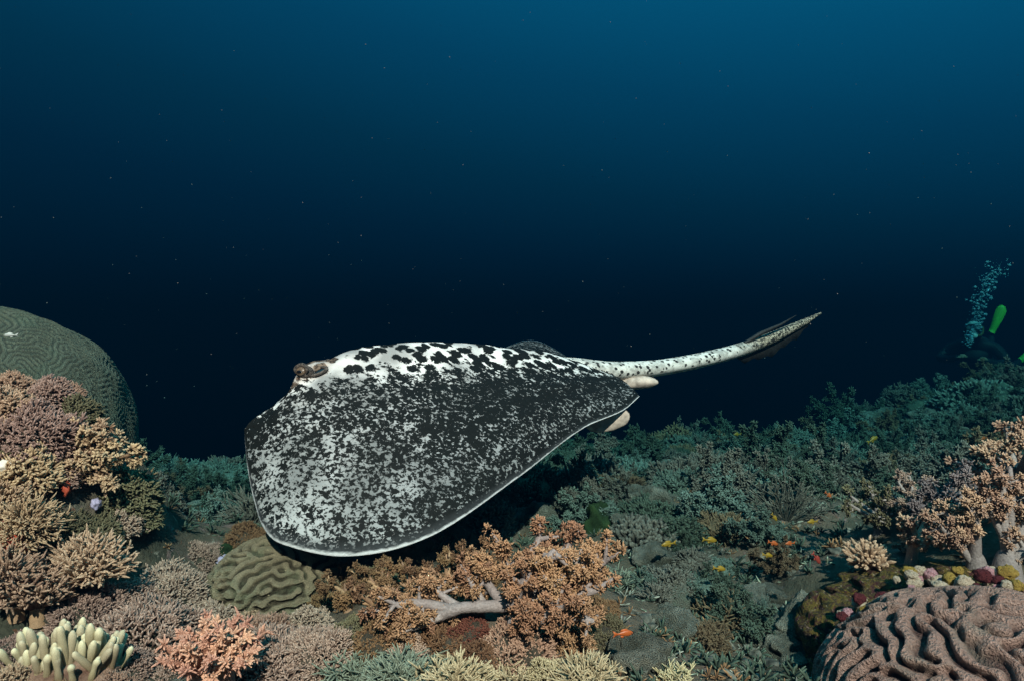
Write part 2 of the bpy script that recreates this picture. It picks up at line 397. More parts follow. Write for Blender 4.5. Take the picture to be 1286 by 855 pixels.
def ray_mat():
    m, nt, b = nodes_of("marbled_ray_skin")
    s = attr(nt, "s"); t = attr(nt, "t"); un = attr(nt, "under")
    tc = N(nt, "ShaderNodeTexCoord").outputs["Object"]
    mp = N(nt, "ShaderNodeMapping"); mp.inputs["Scale"].default_value = (.85, 1, 1.05); mp.inputs["Rotation"].default_value = (0, .25, 0)
    nt.links.new(tc, mp.inputs[0]); v = mp.outputs[0]
    big = noise(nt, 40, 3.0, .6, v, .5); small = noise(nt, 140, 4, .62, v, .5); tiny = noise(nt, 150, 2, .5, v, .3)
    vo = N(nt, "ShaderNodeTexVoronoi"); vo.inputs["Scale"].default_value = 42; nt.links.new(v, vo.inputs["Vector"])
    wing = ramp(nt, s, [(.04, 0.0), (.36, 1.0)])
    spots = mathn(nt, 'ADD', mathn(nt, 'MULTIPLY', mathn(nt, 'SUBTRACT', .42, vo.outputs["Distance"]), .62), mathn(nt, 'MULTIPLY', big, .55))   # dark where high
    sp2 = mathn(nt, 'ADD', mathn(nt, 'MULTIPLY', small, .72), mathn(nt, 'MULTIPLY', big, .30))
    f = N(nt, "ShaderNodeMix", data_type='FLOAT'); nt.links.new(wing, f.inputs[0]); nt.links.new(spots, f.inputs[2]); nt.links.new(sp2, f.inputs[3])
    fv = mathn(nt, 'ADD', f.outputs[0], mathn(nt, 'MULTIPLY', mathn(nt, 'SUBTRACT', tiny, .5), .10))
    thr_s = ramp(nt, s, [(.0, .19), (.06, .215), (.12, .275), (.20, .352), (.30, .418), (.42, .450), (.58, .446), (.70, .472), (.84, .496), (.93, .478), (.98, .44)])
    front = mathn(nt, 'SUBTRACT', ramp(nt, t, [(.0, .0), (.14, .02), (.24, .034), (.40, .030), (.62, .0)]), ramp(nt, t, [(.55, .0), (.8, .03), (1.0, .03)]))
    thr = mathn(nt, 'SUBTRACT', mathn(nt, 'ADD', thr_s, front), ramp(nt, t, [(.0, .07), (.12, .06), (.20, .0)]))
    d = mathn(nt, 'SUBTRACT', fv, thr)
    dark = N(nt, "ShaderNodeMapRange", interpolation_type='SMOOTHSTEP'); dark.inputs[1].default_value = -.032; dark.inputs[2].default_value = .022
    nt.links.new(d, dark.inputs[0])
    lo = noise(nt, 11, 3, .5, v)
    white = mix(nt, ramp(nt, s, [(.16, 0.0), (.46, 1.0)]), (.80, .81, .79), mix(nt, ramp(nt, t, [(.12, 0.0), (.22, 1.0), (.42, .8), (.65, 0.0)]), (.30, .315, .32), (.44, .46, .46)))  # wing whites greyed: dimmer shading below the bright back put into the colour
    white = mix(nt, ramp(nt, lo, [(.38, 0.0), (.62, .75)]), white, (.13, .14, .14))
    black = mix(nt, small, (.004, .005, .005), (.014, .016, .015))
    body = mix(nt, dark.outputs[0], white, black)
    body = mix(nt, ramp(nt, s, [(.955, 0.0), (.985, .75)]), body, mix(nt, tiny, (.012, .013, .014), (.07, .078, .082)))
    # brownish skin about the eye
    hd = N(nt, "ShaderNodeMapRange"); hd.inputs[1].default_value = 0; hd.inputs[2].default_value = 1
    near_t = mathn(nt, 'MULTIPLY', ramp(nt, t, [(.175, 0.0), (.20, 1.0), (.285, 1.0), (.315, 0.0)]), ramp(nt, s, [(.15, 1.0), (.21, 0.0)]))
    body = mix(nt, mathn(nt, 'MULTIPLY', near_t, .55), body, mix(nt, ramp(nt, small, [(.42, 0.0), (.56, 1.0)]), (.36, .27, .20), (.05, .035, .028)))
    # tail: white with small dark spots, then dark with pale mottling (t runs 1.1 .. 2.1 along it)
    tm = mathn(nt, 'MULTIPLY', t, .4)
    tailm = ramp(nt, tm, [(.430, 0.0), (.442, 1.0)])
    tv = N(nt, "ShaderNodeTexVoronoi"); tv.inputs["Scale"].default_value = 62; nt.links.new(tc, tv.inputs["Vector"])
    tspot = ramp(nt, mathn(nt, 'ADD', tv.outputs["Distance"], mathn(nt, 'MULTIPLY', mathn(nt, 'SUBTRACT', tiny, .5), .5)), [(.30, 1.0), (.40, 0.0)])
    tspot = mathn(nt, 'MULTIPLY', tspot, ramp(nt, un, [(.2, 1.0), (.6, 0.0)]))
    tdark = ramp(nt, tm, [(.685, 0.0), (.735, 1.0)])
    mott = ramp(nt, mathn(nt, 'ADD', small, mathn(nt, 'MULTIPLY', mathn(nt, 'SUBTRACT', tiny, .5), .6)), [(.47, 0.0), (.58, 1.0)])
    tc_ = mix(nt, tspot, mix(nt, ramp(nt, big, [(.42, 0.0), (.6, .8)]), (.70, .70, .66), (.30, .30, .28)), (.03, .03, .03))
    tc_ = mix(nt, tdark, tc_, mix(nt, mott, (.03, .03, .028), (.36, .33, .26)))
    body = mix(nt, tailm, body, tc_)
    edge = mathn(nt, 'MULTIPLY', ramp(nt, mathn(nt, 'ADD', s, mathn(nt, 'MULTIPLY', mathn(nt, 'SUBTRACT', big, .5), .016)), [(.990, 0.0), (.996, .9)]), mathn(nt, 'LESS_THAN', t, 1.05))
    body = mix(nt, edge, body, (.80, .84, .86))
    belly = mathn(nt, 'MULTIPLY', mathn(nt, 'GREATER_THAN', un, .9995), 1.0)
    body = mix(nt, belly, body, (.60, .55, .48))
    nt.links.new(body, b.inputs["Base Color"]); b.inputs["Roughness"].default_value = .55; b.inputs["Specular IOR Level"].default_value = .04
    bump(nt, b, noise(nt, 240, 3, .6, v), .35, .003)
    return m

def make_ray():
    mb, ex, top, nr, s_all, tt, Ct, rr = build_ray()
    origin = P(560, 520, 1.66); KD = .95
    root = link("stingray", None, loc=origin)
    tag(root, "black and white marbled stingray gliding over the reef with drooping wing and raised tail", "stingray")
    mb.xf(loc=-origin)
    rm = ray_mat()
    link("body", mb.mesh("ray_body", rm, ex), root)
    wht = plain("pale_fin_skin", (.50, .41, .35), .5, .2, .45, 45); blk = plain("black_fin_skin", (.02, .02, .02), .6, .3, .4, 120)
    iris = plain("bronze_iris", (.12, .085, .055), .35, .5, .5, 300); pup = plain("black_pupil", (.006, .006, .006), .15, .6, 0, 10)
    lid = plain("mottled_eyelid_skin", (.075, .065, .056), .6, .15, .95, 210)
    # eye: hooded ball with iris, pupil and a heavy lid; spiracle behind it
    def eye(side):
        ti = int(np.argmin(abs(tt-.224))); si = int(np.argmin(abs(s_all-side*.085)))
        c = top[ti, si]-nr[ti, si]*(.0150 if side > 0 else .026)-origin
        d = nrm(np.array([-.35, -1.0*side, .25])) if side > 0 else nrm(np.array([-.3, 1., .3]))
        e = link("eye", blob(np.random.default_rng(3), (.0195, .0195, .017), 24, 16, .05).mesh("eyeball", lid), root, c)
        a = align(d); mi = MB()
        dd, qq = lathe_grid(20, 12); vv = dd*np.array([.0125, .0105, .006]); mi.add(vv @ a.T+d*.0175, qq, 0)
        link("iris", mi.mesh("iris", iris), e)
        mi = MB(); vv = dd*np.array([.0075, .0042, .003]); mi.add(vv @ a.T+d*.0222+np.array([0, 0, -.002]), qq, 0)
        link("pupil", mi.mesh("pupil", pup), e)
        ang = np.linspace(-.5, PI+.5, 16); C = np.stack([np.cos(ang)*.0155, np.sin(ang)*.0125+.002, np.full(16, .0165)], 1) @ a.T
        V, F, tp = tubes(C[None], np.interp(np.linspace(0, 1, 16), [0, .15, .85, 1], [.001, .0048, .0048, .001])[None], 8); mi = MB().add(V, F, tp)
        link("eyelid", mi.mesh("eyelid", lid), e)
    eye(1); eye(-1)
    for side in (1, -1):
        ti = int(np.argmin(abs(tt-.262))); si = int(np.argmin(abs(s_all-side*.125)))
        c = top[ti, si]-origin; a = align(nr[ti, si]); ang = np.arange(20)*2*PI/20
        mb2 = MB()
        ring = np.linspace(0, 2*PI, 21); C = np.stack([np.cos(ring)*.022, np.sin(ring)*.011, 0*ring], 1) @ (a @ rotz(.6)).T
        V, F, tp = tubes(C[None], np.full((1, 21), .0042), 7, cap=False); mb2.add(V, F, tp)
        sp = link("spiracle", mb2.mesh("spiracle_rim", lid), root, c+nr[ti, si]*.003)
        dd, qq = lathe_grid(18, 8)
        link("opening", MB().add((dd*np.array([.020, .0095, .002])) @ (a @ rotz(.6)).T, qq, 0).mesh("spiracle_hole", pup), sp)
    # pelvic fins: rounded fleshy lobes under the rear margin
    def lobe(px, py, d, rad, ang, seed):
        rng = np.random.default_rng(seed); dd, qq = lathe_grid(36, 18)
        V = dd*np.asarray(rad)*(1+.05*fbm(dd*2+seed, 2, seed))[:, None]
        V[:, 2] -= .25*np.abs(V[:, 0])**1.5
        c, s_ = math.cos(ang), math.sin(ang); R = np.array([[c, 0, -s_], [0, 1, 0], [s_, 0, c]])
        link("pelvic_fin", MB().add(V @ R.T, qq, 0).mesh("pelvic_fin", wht), root, P(px, py, d*KD)-origin)
    lobe(800, 480, 2.12, (.064, .026, .020), .08, 5)
    lobe(760, 523, 1.90, (.062, .009, .040), .14, 6)
    # tail fin fold, upper ridge and sting
    k0, k1 = 38, 58; C = Ct[k0:k1]-origin
    w = np.sin(PI*np.linspace(0, 1, k1-k0)**.8)**.8*.036
    dn = np.array([.25, 0, -1.]); lower = C+dn*(rr[k0:k1]*.75+w)[:, None]+np.array([0, .004, 0])
    lower[:, 2] += .006*np.sin(np.arange(k1-k0)*2.1)+.004*np.sin(np.arange(k1-k0)*5.3)
    mbf = MB(); n = k1-k0
    pts = np.concatenate([C+dn*(rr[k0:k1]*.4)[:, None]+np.array([0, -.003, 0]), lower+np.array([0, -.001, 0]), lower+np.array([0, .001, 0]), C+dn*(rr[k0:k1]*.4)[:, None]+np.array([0, .003, 0])])
    a = np.arange(n-1); fs = [np.stack([r*n+a, r*n+a+1, (r+1)*n+a+1, (r+1)*n+a], -1) for r in range(3)]
    mbf.add(pts, [np.concatenate(fs)], 0); link("tail_fin", mbf.mesh("tail_fin", blk), root)
    C = np.stack([P(x, y, d*KD) for x, y, d in [(935, 431, 2.36), (955, 419, 2.38), (980, 408, 2.42), (1000, 396, 2.44)]])-origin
    V, F, tp = tubes(C[None], np.array([[.006, .0075, .005, .001]]), 6); link("tail_spine", MB().add(V, F, tp).mesh("tail_spine", blk), root)
make_ray()

# ------------------------------------------------------------------ coral generators (local space, z up, about unit size unless noted)
def bush(seed, R=1.0, n=900, L=.20, r=.028, lo=-.25, squash=.8, lobes=3, k=3, sides=4, lumps=.22, taper=.9):
    """dome of short forked branchlets. returns (core, branchlets)"""
    rng = np.random.default_rng(seed)
    core = blob(rng, (R*.86, R*.86, R*.86*squash), 26, 16, .10, 1.5)
    d = hemi(rng, n, lo); rad = R*(.82+lumps*fbm(d*2.2+seed, 2, seed))
    base = d*rad[:, None]*np.array([1, 1, squash])
    mb = MB(); dirs = nrm(d+rng.normal(size=d.shape)*.22+np.array([0, 0, .12]))
    Ls = L*R*rng.uniform(.7, 1.3, n)
    mb.add(*fingers(rng, base, dirs, Ls, r*R*1.15, k, sides, .15, taper, 0.0, .75))
    for q in range(lobes-1):
        b2 = base+dirs*(Ls*rng.uniform(.35, .7, n))[:, None]; d2 = nrm(dirs+rng.normal(size=d.shape)*.75)
        mb.add(*fingers(rng, b2, d2, Ls*.55, r*R*.95, k, sides, .15, taper, .4, 1.0))
    return core, mb

def staghorn(seed, n=60, R=1.0, r=.05, lo=.1, sub=6, sides=6):
    """upright pointed branches with side branchlets"""
    rng = np.random.default_rng(seed); mb = MB()
    d = hemi(rng, n, lo); d = nrm(d+np.array([0, 0, .35])); base = d*np.array([1, 1, .5])*R*.25
    L = R*rng.uniform(.6, 1.05, n)
    mb.add(*fingers(rng, base, d, L, r*R, 5, sides, .10, .45, 0.0, 1.0))
    for q in range(sub):
        f = rng.uniform(.3, .9, n); b2 = base+d*(L*f)[:, None]; d2 = nrm(d+nrm(rng.normal(size=d.shape))*.9)
        mb.add(*fingers(rng, b2, d2, L*rng.uniform(.2, .4, n), r*R*.7, 3, max(4, sides-1), .12, .55, .35, 1.0))
    return mb

def tuft(rng, c, axis, n, rad, L, r, sides=3):
    """cauliflower knob of small polyps"""
    d = nrm(rng.normal(size=(n, 3))+axis*.9)
    b = c+d*rad*.45
    return fingers(rng, b, d, L*rng.uniform(.6, 1.25, n), r*1.15, 3, sides, .3, 1.0, .25, 1.0)

def soft_tree(seed, nbr=9, H=1.0, lean=(0, 0, 1), spread=1.0, sub=6, tufts=4, npol=22, tr=.075, stalk_h=.35, stalk_r=.11, br=.055, pl=.055, pr=.014, flat=None, droop=0.0):
    """fleshy trunk, thick pale branches, clusters of polyps. returns (stalk, [(branch, tufts), ...])"""
    rng = np.random.default_rng(seed); lean = nrm(np.asarray(lean, float)); A = align(lean)
    tops = lean*stalk_h*H
    cs = np.linspace(0, 1, 8)[:, None]; C = cs*tops+np.sin(cs*PI)*rng.normal(size=(1, 3))*.02*H
    C = np.concatenate([C[:1]-lean*.08*H, C])
    V, F, tp = tubes(C[None], np.interp(np.linspace(0, 1, 9), [0, .15, .6, 1], [1.35, 1.1, .9, .8])[None]*stalk_r*H, 14)
    st = MB().add(V, F, tp); out = []
    ds = hemi(rng, nbr, .12*(1-spread)+.05)
    for i in range(nbr):
        d = ds[i].copy(); d[:2] *= spread
        if flat is not None: d[1] *= flat
        d = nrm(A @ nrm(d)+rng.normal(size=3)*.08)
        L = H*(1-stalk_h)*rng.uniform(.8, 1.1); b0 = tops*rng.uniform(.72, 1.0)
        s = np.linspace(0, 1, 8)[:, None]
        bend = rng.normal(size=3)*.16+np.array([0, 0, .12-droop])
        C = b0+s*d*L+s**2*bend*L
        mb = MB(); V, F, tp = tubes(C[None], (np.interp(s[:, 0], [0, .6, 1], [1, .75, .35])*br*H)[None], 9, np.zeros((1, 8))+.3); mb.add(V, F, tp)
        tf = MB(); ends = [(C[-1], d)]
        for q in range(sub):
            f = rng.uniform(.42, .98); ii = f*7; a = int(ii); c0 = C[a]*(1-(ii-a))+C[min(a+1, 7)]*(ii-a)
            d2 = nrm(d*.6+nrm(rng.normal(size=3))); l2 = L*rng.uniform(.16, .34)
            C2 = c0+np.linspace(0, 1, 4)[:, None]*d2*l2
            V, F, tp = tubes(C2[None], np.array([[.5, .42, .36, .2]])*br*H, 6, np.zeros((1, 4))+.3); mb.add(V, F, tp)
            ends += [(c0+d2*l2*w, d2) for w in np.linspace(.55, 1.05, tufts)]
        for c, ax in ends:
            c = c+rng.normal(size=3)*.018*H
            tf.add(*tuft(rng, c, ax, npol, tr*H, pl*H, pr*H))
        out.append((mb, tf))
    return st, out

def joined_tree(*a, **k):
    st, br = soft_tree(*a, **k); mb = MB().merge(st)
    for b, t in br: mb.merge(b); mb.merge(t)
    return mb

def fan_leather(seed, n=160, L=1.0, r=.035, spread=.75, axis=(0, 0, 1), stalk=.35, sub=2, lite=False):
    """a bundle of soft fingers splaying from one stalk, ends pinched into small lobes"""
    rng = np.random.default_rng(seed); A = align(axis); d = hemi(rng, n, 1-spread); 
    dw = d @ A.T; ax = nrm(np.asarray(axis, float))
    base = ax*stalk*L+dw*L*.06
    Ls = L*(1-stalk)*rng.uniform(.72, 1.1, n)
    mb = MB(); mb.add(*fingers(rng, base, dw, Ls, r*L, 4 if lite else 5, 4 if lite else 5, .10, .95, 0.0, .8))
    for q in range(sub*2):
        f = rng.uniform(.5, .97, n); b2 = base+dw*(Ls*f)[:, None]; d2 = nrm(dw+nrm(rng.normal(size=d.shape))*.8)
        mb.add(*fingers(rng, b2, d2, Ls*rng.uniform(.12, .24, n), r*L*.75, 3, 4, .15, .9, .45, 1.0))
    C = np.linspace(-.1, .55, 8)[:, None]*ax*L; st = MB()
    V, F, tp = tubes(C[None], (np.interp(np.linspace(0, 1, 8), [0, .5, .8, 1], [.17, .13, .20, .24])*L)[None], 14); st.add(V, F, tp)
    return st, mb

def sea_fan(seed, n=26, sides=4):
    """flat fan of thin forking stems"""
    rng = np.random.default_rng(seed); mb = MB(); an = np.linspace(-1.15, 1.15, n)+rng.normal(size=n)*.05
    d = np.stack([np.sin(an), rng.normal(size=n)*.12, np.cos(an)], 1); L = rng.uniform(.75, 1.0, n)
    mb.add(*fingers(rng, np.zeros((n, 3)), d, L, .016, 5, sides, .12, .6, 0, .8))
    for q in range(7):
        f = rng.uniform(.3, .95, n); b2 = d*(L*f)[:, None]; d2 = nrm(d+np.stack([rng.normal(size=n), rng.normal(size=n)*.25, rng.normal(size=n)*.5], 1)*.7)
        mb.add(*fingers(rng, b2, d2, L*rng.uniform(.15, .35, n), .011, 4, sides, .15, .7, .3, 1.0))
    return mb

_SH = {}
def swift(seed, n=224, wl=16.0, steps=34):
    """labyrinth pattern by Swift-Hohenberg relaxation"""
    key = (seed, n, wl)
    if key in _SH: return _SH[key]
    rng = np.random.default_rng(seed); u = rng.normal(size=(n, n))*.1
    k = np.fft.fftfreq(n)*2*PI; K2 = k[:, None]**2+k[None, :]**2; k0 = 2*PI/wl
    Lop = .55-(1-K2/k0**2)**2; dt = .6
    for _ in range(steps):
        u = np.real(np.fft.ifft2((np.fft.fft2(u-dt*u**3))/(1-dt*Lop)))
    u /= np.percentile(np.abs(u), 96); _SH[key] = u; return u
def sample(u, a, b):
    n = u.shape[0]; a = a % n; b = b % n; i = np.floor(a).astype(int); j = np.floor(b).astype(int); f = a-i; g = b-j; i2 = (i+1) % n; j2 = (j+1) % n; i %= n; j %= n
    return (u[i, j]*(1-f)+u[i2, j]*f)*(1-g)+(u[i, j2]*(1-f)+u[i2, j2]*f)*g
def brain(seed, waves, rings, segs, amp, prof, rad=(1, 1, 1), cover=1.9, rough=.06, wl=16.0, warp=.0, brk=0.0):
    """dome carrying meandering ridges; waves = ridges across the dome"""
    u = swift(seed, wl=wl); th = np.linspace(.004, cover, rings); ph = np.arange(segs)*2*PI/segs
    d = np.stack([np.sin(th)[:, None]*np.cos(ph), np.sin(th)[:, None]*np.sin(ph), np.repeat(np.cos(th)[:, None], segs, 1)], -1)
    sc = waves*wl/PI
    wp = fbm(d*waves*.22+seed, 2, seed+5)*warp; wq = fbm(d*waves*.22+seed+40, 2, seed+6)*warp
    w = sample(u, th[:, None]*np.cos(ph)*sc+500+wp*wl, th[:, None]*np.sin(ph)*sc+500+wq*wl)+brk*fbm(d*waves*.30+seed+90, 2, seed+8)
    h = prof(w)
    base = 1+rough*fbm(d*1.8+seed, 3, seed)
    V = d*(base+amp*(h-.5))[..., None]*np.asarray(rad)
    i = (np.arange(rings-1)*segs)[:, None]; j = np.arange(segs)[None, :]; j2 = (j+1) % segs
    q = np.stack([i+j, i+segs+j, i+segs+j2, i+j2], -1).reshape(-1, 4)
    return MB().add(V.reshape(-1, 3), [q, np.arange(segs)[None, ::-1]], h.ravel())

# ------------------------------------------------------------------ hero corals
def place(px, py, ddepth=0.0):
    p = G(px, py); return p+np.array([0, ddepth, 0])
def S(px, p): return px*p[1]/FPX                     # photograph pixels -> metres at that depth

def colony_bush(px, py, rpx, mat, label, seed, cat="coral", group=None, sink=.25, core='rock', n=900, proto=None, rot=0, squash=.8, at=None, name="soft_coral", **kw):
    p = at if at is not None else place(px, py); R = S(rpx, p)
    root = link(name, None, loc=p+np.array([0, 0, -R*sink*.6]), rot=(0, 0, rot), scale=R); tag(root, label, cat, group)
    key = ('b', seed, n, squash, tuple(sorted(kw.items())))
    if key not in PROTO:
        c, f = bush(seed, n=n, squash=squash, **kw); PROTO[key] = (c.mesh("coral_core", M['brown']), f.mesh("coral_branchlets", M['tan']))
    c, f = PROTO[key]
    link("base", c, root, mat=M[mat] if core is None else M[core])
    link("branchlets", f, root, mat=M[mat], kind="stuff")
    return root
PROTO = {}

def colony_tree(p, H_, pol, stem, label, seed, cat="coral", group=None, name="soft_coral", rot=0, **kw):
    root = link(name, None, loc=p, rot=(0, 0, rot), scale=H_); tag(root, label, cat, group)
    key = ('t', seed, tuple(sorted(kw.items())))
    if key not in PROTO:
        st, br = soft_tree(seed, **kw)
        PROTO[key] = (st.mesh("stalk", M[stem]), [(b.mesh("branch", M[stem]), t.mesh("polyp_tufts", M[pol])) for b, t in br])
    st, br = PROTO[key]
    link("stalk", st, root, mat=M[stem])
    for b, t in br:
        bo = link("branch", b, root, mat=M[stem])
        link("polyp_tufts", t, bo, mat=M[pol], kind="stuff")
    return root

def colony_fan(p, L, mat, stem, label, seed, name="leather_coral", group=None, **kw):
    root = link(name, None, loc=p, scale=L); tag(root, label, "coral", group)
    st, f = fan_leather(seed, **kw)
    link("stalk", st.mesh("stalk", M[stem]), root); link("fingers", f.mesh("fingers", M[mat]), root, kind="stuff")
    return root

# --- large dome coral behind the left mound
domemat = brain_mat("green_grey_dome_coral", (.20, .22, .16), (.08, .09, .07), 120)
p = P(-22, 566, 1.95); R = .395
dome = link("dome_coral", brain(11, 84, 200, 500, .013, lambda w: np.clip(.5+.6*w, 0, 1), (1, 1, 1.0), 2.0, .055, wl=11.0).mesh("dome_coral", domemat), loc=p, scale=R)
tag(dome, "big smooth rounded dome coral with fine wavy grooves rising behind the left mound", "coral")

# --- brain coral under the wing
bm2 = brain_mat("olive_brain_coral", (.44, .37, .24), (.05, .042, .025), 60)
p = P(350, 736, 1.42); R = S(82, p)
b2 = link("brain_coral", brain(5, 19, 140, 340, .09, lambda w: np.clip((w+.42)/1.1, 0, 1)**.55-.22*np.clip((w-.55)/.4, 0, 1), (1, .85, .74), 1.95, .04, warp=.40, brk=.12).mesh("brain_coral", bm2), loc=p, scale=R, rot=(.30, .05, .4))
tag(b2, "olive green brain coral with bold double winding ridges below the stingray's wing tip", "coral")

# --- big brain coral, lower right
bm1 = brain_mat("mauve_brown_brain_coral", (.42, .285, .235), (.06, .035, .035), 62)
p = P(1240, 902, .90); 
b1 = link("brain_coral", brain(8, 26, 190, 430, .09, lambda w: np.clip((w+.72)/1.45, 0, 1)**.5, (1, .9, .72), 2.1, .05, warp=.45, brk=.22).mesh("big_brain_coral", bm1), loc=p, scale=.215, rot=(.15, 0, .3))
tag(b1, "large mauve brown brain coral with fat tubular winding ridges beside small pink soft corals", "coral")

# --- big orange soft coral tree in the middle
p = G(636, 796); 
root = link("soft_coral", None, loc=p+np.array([0, 0, .02]), scale=S(146, p))
tag(root, "large orange brown branching soft coral with pale lilac stems spreading under the stingray's trailing edge", "coral")
def grow(root, segs, seed, pol, stem, npol=26, tr=.046, pl=.030, pr=.0074, sub=12, tufts=4, br=.05, start=.45):
    rng = np.random.default_rng(seed)
    for b0, b1_, w in segs:
        b0 = np.array(b0, float); b1_ = np.array(b1_, float); d = nrm(b1_-b0); L = np.linalg.norm(b1_-b0)
        s = np.linspace(0, 1, 10)[:, None]; C = b0+s*(b1_-b0)+np.sin(s*PI)*rng.normal(size=(1, 3))*.05*L
        mb = MB(); V, F, tp = tubes(C[None], (np.interp(s[:, 0], [0, .15, .7, 1], [1.15, 1, .8, .4])*br*w)[None], 10, np.zeros((1, 10))+.2); mb.add(V, F, tp)
        tf = MB(); ends = [(C[-1], d)]
        for q in range(int(sub*w**.5)):
            ii = rng.uniform(start, 1.0)*9; a = min(int(ii), 8); c0 = C[a]*(1-(ii-a))+C[a+1]*(ii-a)
            d2 = nrm(d*.55+nrm(rng.normal(size=3))); l2 = rng.uniform(.09, .21)
            V, F, tp = tubes((c0+np.linspace(0, 1, 4)[:, None]*d2*l2)[None], np.array([[.45, .40, .33, .2]])*br*w, 6, np.zeros((1, 4))+.2); mb.add(V, F, tp)
            ends += [(c0+d2*l2*x, d2) for x in np.linspace(.5, 1.08, tufts)]
        for c, ax in ends: tf.add(*tuft(rng, c+rng.normal(size=3)*.014, ax, npol, tr*rng.uniform(.8, 1.2), pl, pr))
        bo = link("branch", mb.mesh("branch", M[stem]), root); link("polyp_tufts", tf.mesh("polyp_tufts", M[pol]), bo, kind="stuff")
# (local x right, y away, z up; unit = 175 photograph pixels)
segsA = [((.05, .0, .10), (.20, -.10, .42), 1.1), ((.10, .05, .12), (.42, -.05, .62), 1.3), ((.15, .05, .10), (.66, .0, .56), 1.4), ((.18, .0, .05), (.78, -.1, .30), 1.2),
         ((.15, -.05, .02), (.74, -.15, .05), 1.0), ((.05, .05, .12), (-.02, .12, .55), 1.0), ((.0, .0, .12), (-.26, .10, .48), .9), ((.1, .1, .15), (.30, .25, .70), 1.1),
         ((.12, -.1, .0), (.46, -.28, .22), 1.1), ((.2, .15, .1), (.62, .28, .72), 1.0), ((.05, -.1, .02), (.22, -.3, .12), .9), ((.3, .05, .15), (.92, .12, .50), 1.0), ((.25, 0, .15), (.50, -.12, .44), 1.0),
         ((-.48, -.03, .10), (-.98, -.08, .16), .9), ((-.50, -.03, .08), (-.86, -.16, -.02), .9), ((-.42, 0, .12), (-.64, .05, .26), .7), ((-.5, 0, .1), (-1.05, .05, .08), .8), ((-.2, 0, .14), (-.34, .12, .36), .7)]
grow(root, segsA, 4, 'orange', 'stem')
C = np.array([[.22, .05, .10], [.08, .02, .12], [-.10, -.02, .13], [-.30, -.04, .13], [-.42, -.05, .12], [-.58, -.03, .06]])
V, F, tp = tubes(spline(np.c_[np.arange(6), C], 24)[None], np.interp(np.linspace(0, 1, 24), [0, .2, .7, 1], [.085, .058, .046, .062])[None]*(1+.06*np.sin(np.arange(24)*1.7))[None], 14, np.full((1, 24), .1))
link("stalk", MB().add(V, F, tp).mesh("stalk", M['stem']), root)

# --- dim brown soft corals in the stingray's shade
for k, (px, py, h, sd, lb) in enumerate([
        (470, 778, 62, 31, "brown bushy soft coral in the shade below the stingray, next to the brain coral"),
        (532, 800, 62, 32, "rusty brown soft coral leaning on the pale horizontal stem of the orange coral"),
        (515, 752, 45, 33, "dark brown soft coral half hidden behind others beneath the stingray's belly edge"),
        (438, 765, 52, 34, "dim brown soft coral crowding the right flank of the olive brain coral"),
        (472, 748, 42, 35, "dark brown feathery soft coral tucked under the stingray's lower wing edge"),
        (562, 744, 50, 36, "dim feathery brown soft coral rising behind the pale horizontal stem"),
        (604, 736, 56, 37, "dusky brown soft coral behind the left crown of the orange soft coral"),
        (430, 742, 34, 38, "low dark brown soft coral in the shadow behind the brain coral")]):
    p = G(px, py); colony_tree(p, S(h, p), 'brown' if k != 1 else 'orange', 'tanstem', lb, 31+sd % 3, rot=sd*1.9, nbr=8, sub=6, tufts=3, npol=18, spread=1.2, tr=.08, pl=.06, pr=.016)

# --- right ledge soft corals
def on(px, py, d): return P(px, py, d)
p = G(1262, 722); root = link("soft_coral", None, loc=p, scale=S(120, p)); tag(root, "tall tan soft coral tree with a thick forked grey trunk on the right ledge", "coral")
V, F, tp = tubes(spline(np.array([(0, .02, 0, -.1), (1, .02, 0, .1), (2, .05, .02, .3)]), 12)[None], np.interp(np.linspace(0, 1, 12), [0, .5, .8, 1], [.17, .13, .10, .02])[None], 16, np.full((1, 12), .1)); link("stalk", MB().add(V, F, tp).mesh("stalk", M['stem']), root)
grow(root, [((.05, 0, .2), (.04, .05, 1.0), 1.6), ((.08, 0, .22), (.26, .0, .85), 1.5), ((.0, .0, .10), (.42, -.06, .55), 1.4), ((.05, .05, .25), (.14, .12, 1.12), 1.3), ((.06, 0, .28), (-.12, .1, .80), 1.1), ((.1, 0, .3), (.40, .1, 1.0), 1.2)], 41, 'tan', 'stem', npol=26, tr=.046, pl=.036, pr=.0085, sub=11, tufts=3, start=.34, br=.038)
p = G(1226, 718); root = link("soft_coral", None, loc=p, scale=S(105, p)); tag(root, "tan soft coral with one stout upright grey stem left of the forked tree coral", "coral")
V, F, tp = tubes(spline(np.array([(0, .0, 0, -.1), (1, .0, 0, .1), (2, -.03, .0, .25)]), 12)[None], np.interp(np.linspace(0, 1, 12), [0, .5, .8, 1], [.14, .11, .09, .02])[None], 16, np.full((1, 12), .1)); link("stalk", MB().add(V, F, tp).mesh("stalk", M['stem']), root)
grow(root, [((-.02, 0, .12), (-.10, .0, .92), 1.8), ((-.05, 0, .12), (-.46, .02, .58), 1.3), ((-.02, .05, .2), (-.28, .12, .70), 1.0)], 42, 'tan', 'stem', npol=26, tr=.046, pl=.038, pr=.009, sub=12, tufts=3, start=.36, br=.038)
p = G(1143, 713); colony_tree(p, S(62, p), 'tan', 'pinkstem', "small pink stemmed soft coral standing up from the pink crusted ledge", 43, nbr=6, spread=.7, sub=4, tufts=2, npol=14, tr=.07, pl=.07, pr=.025, stalk_h=.5, stalk_r=.12, br=.085, lean=(.15, 0, 1))
p = G(1090, 728); colony_fan(p, S(50, p), 'tan', 'pinkstem', "small mushroom shaped soft coral with pink foot at the ledge's left end", 44, n=90, r=.05, spread=.62, stalk=.4, sub=1, axis=(-.15, -.2, 1))
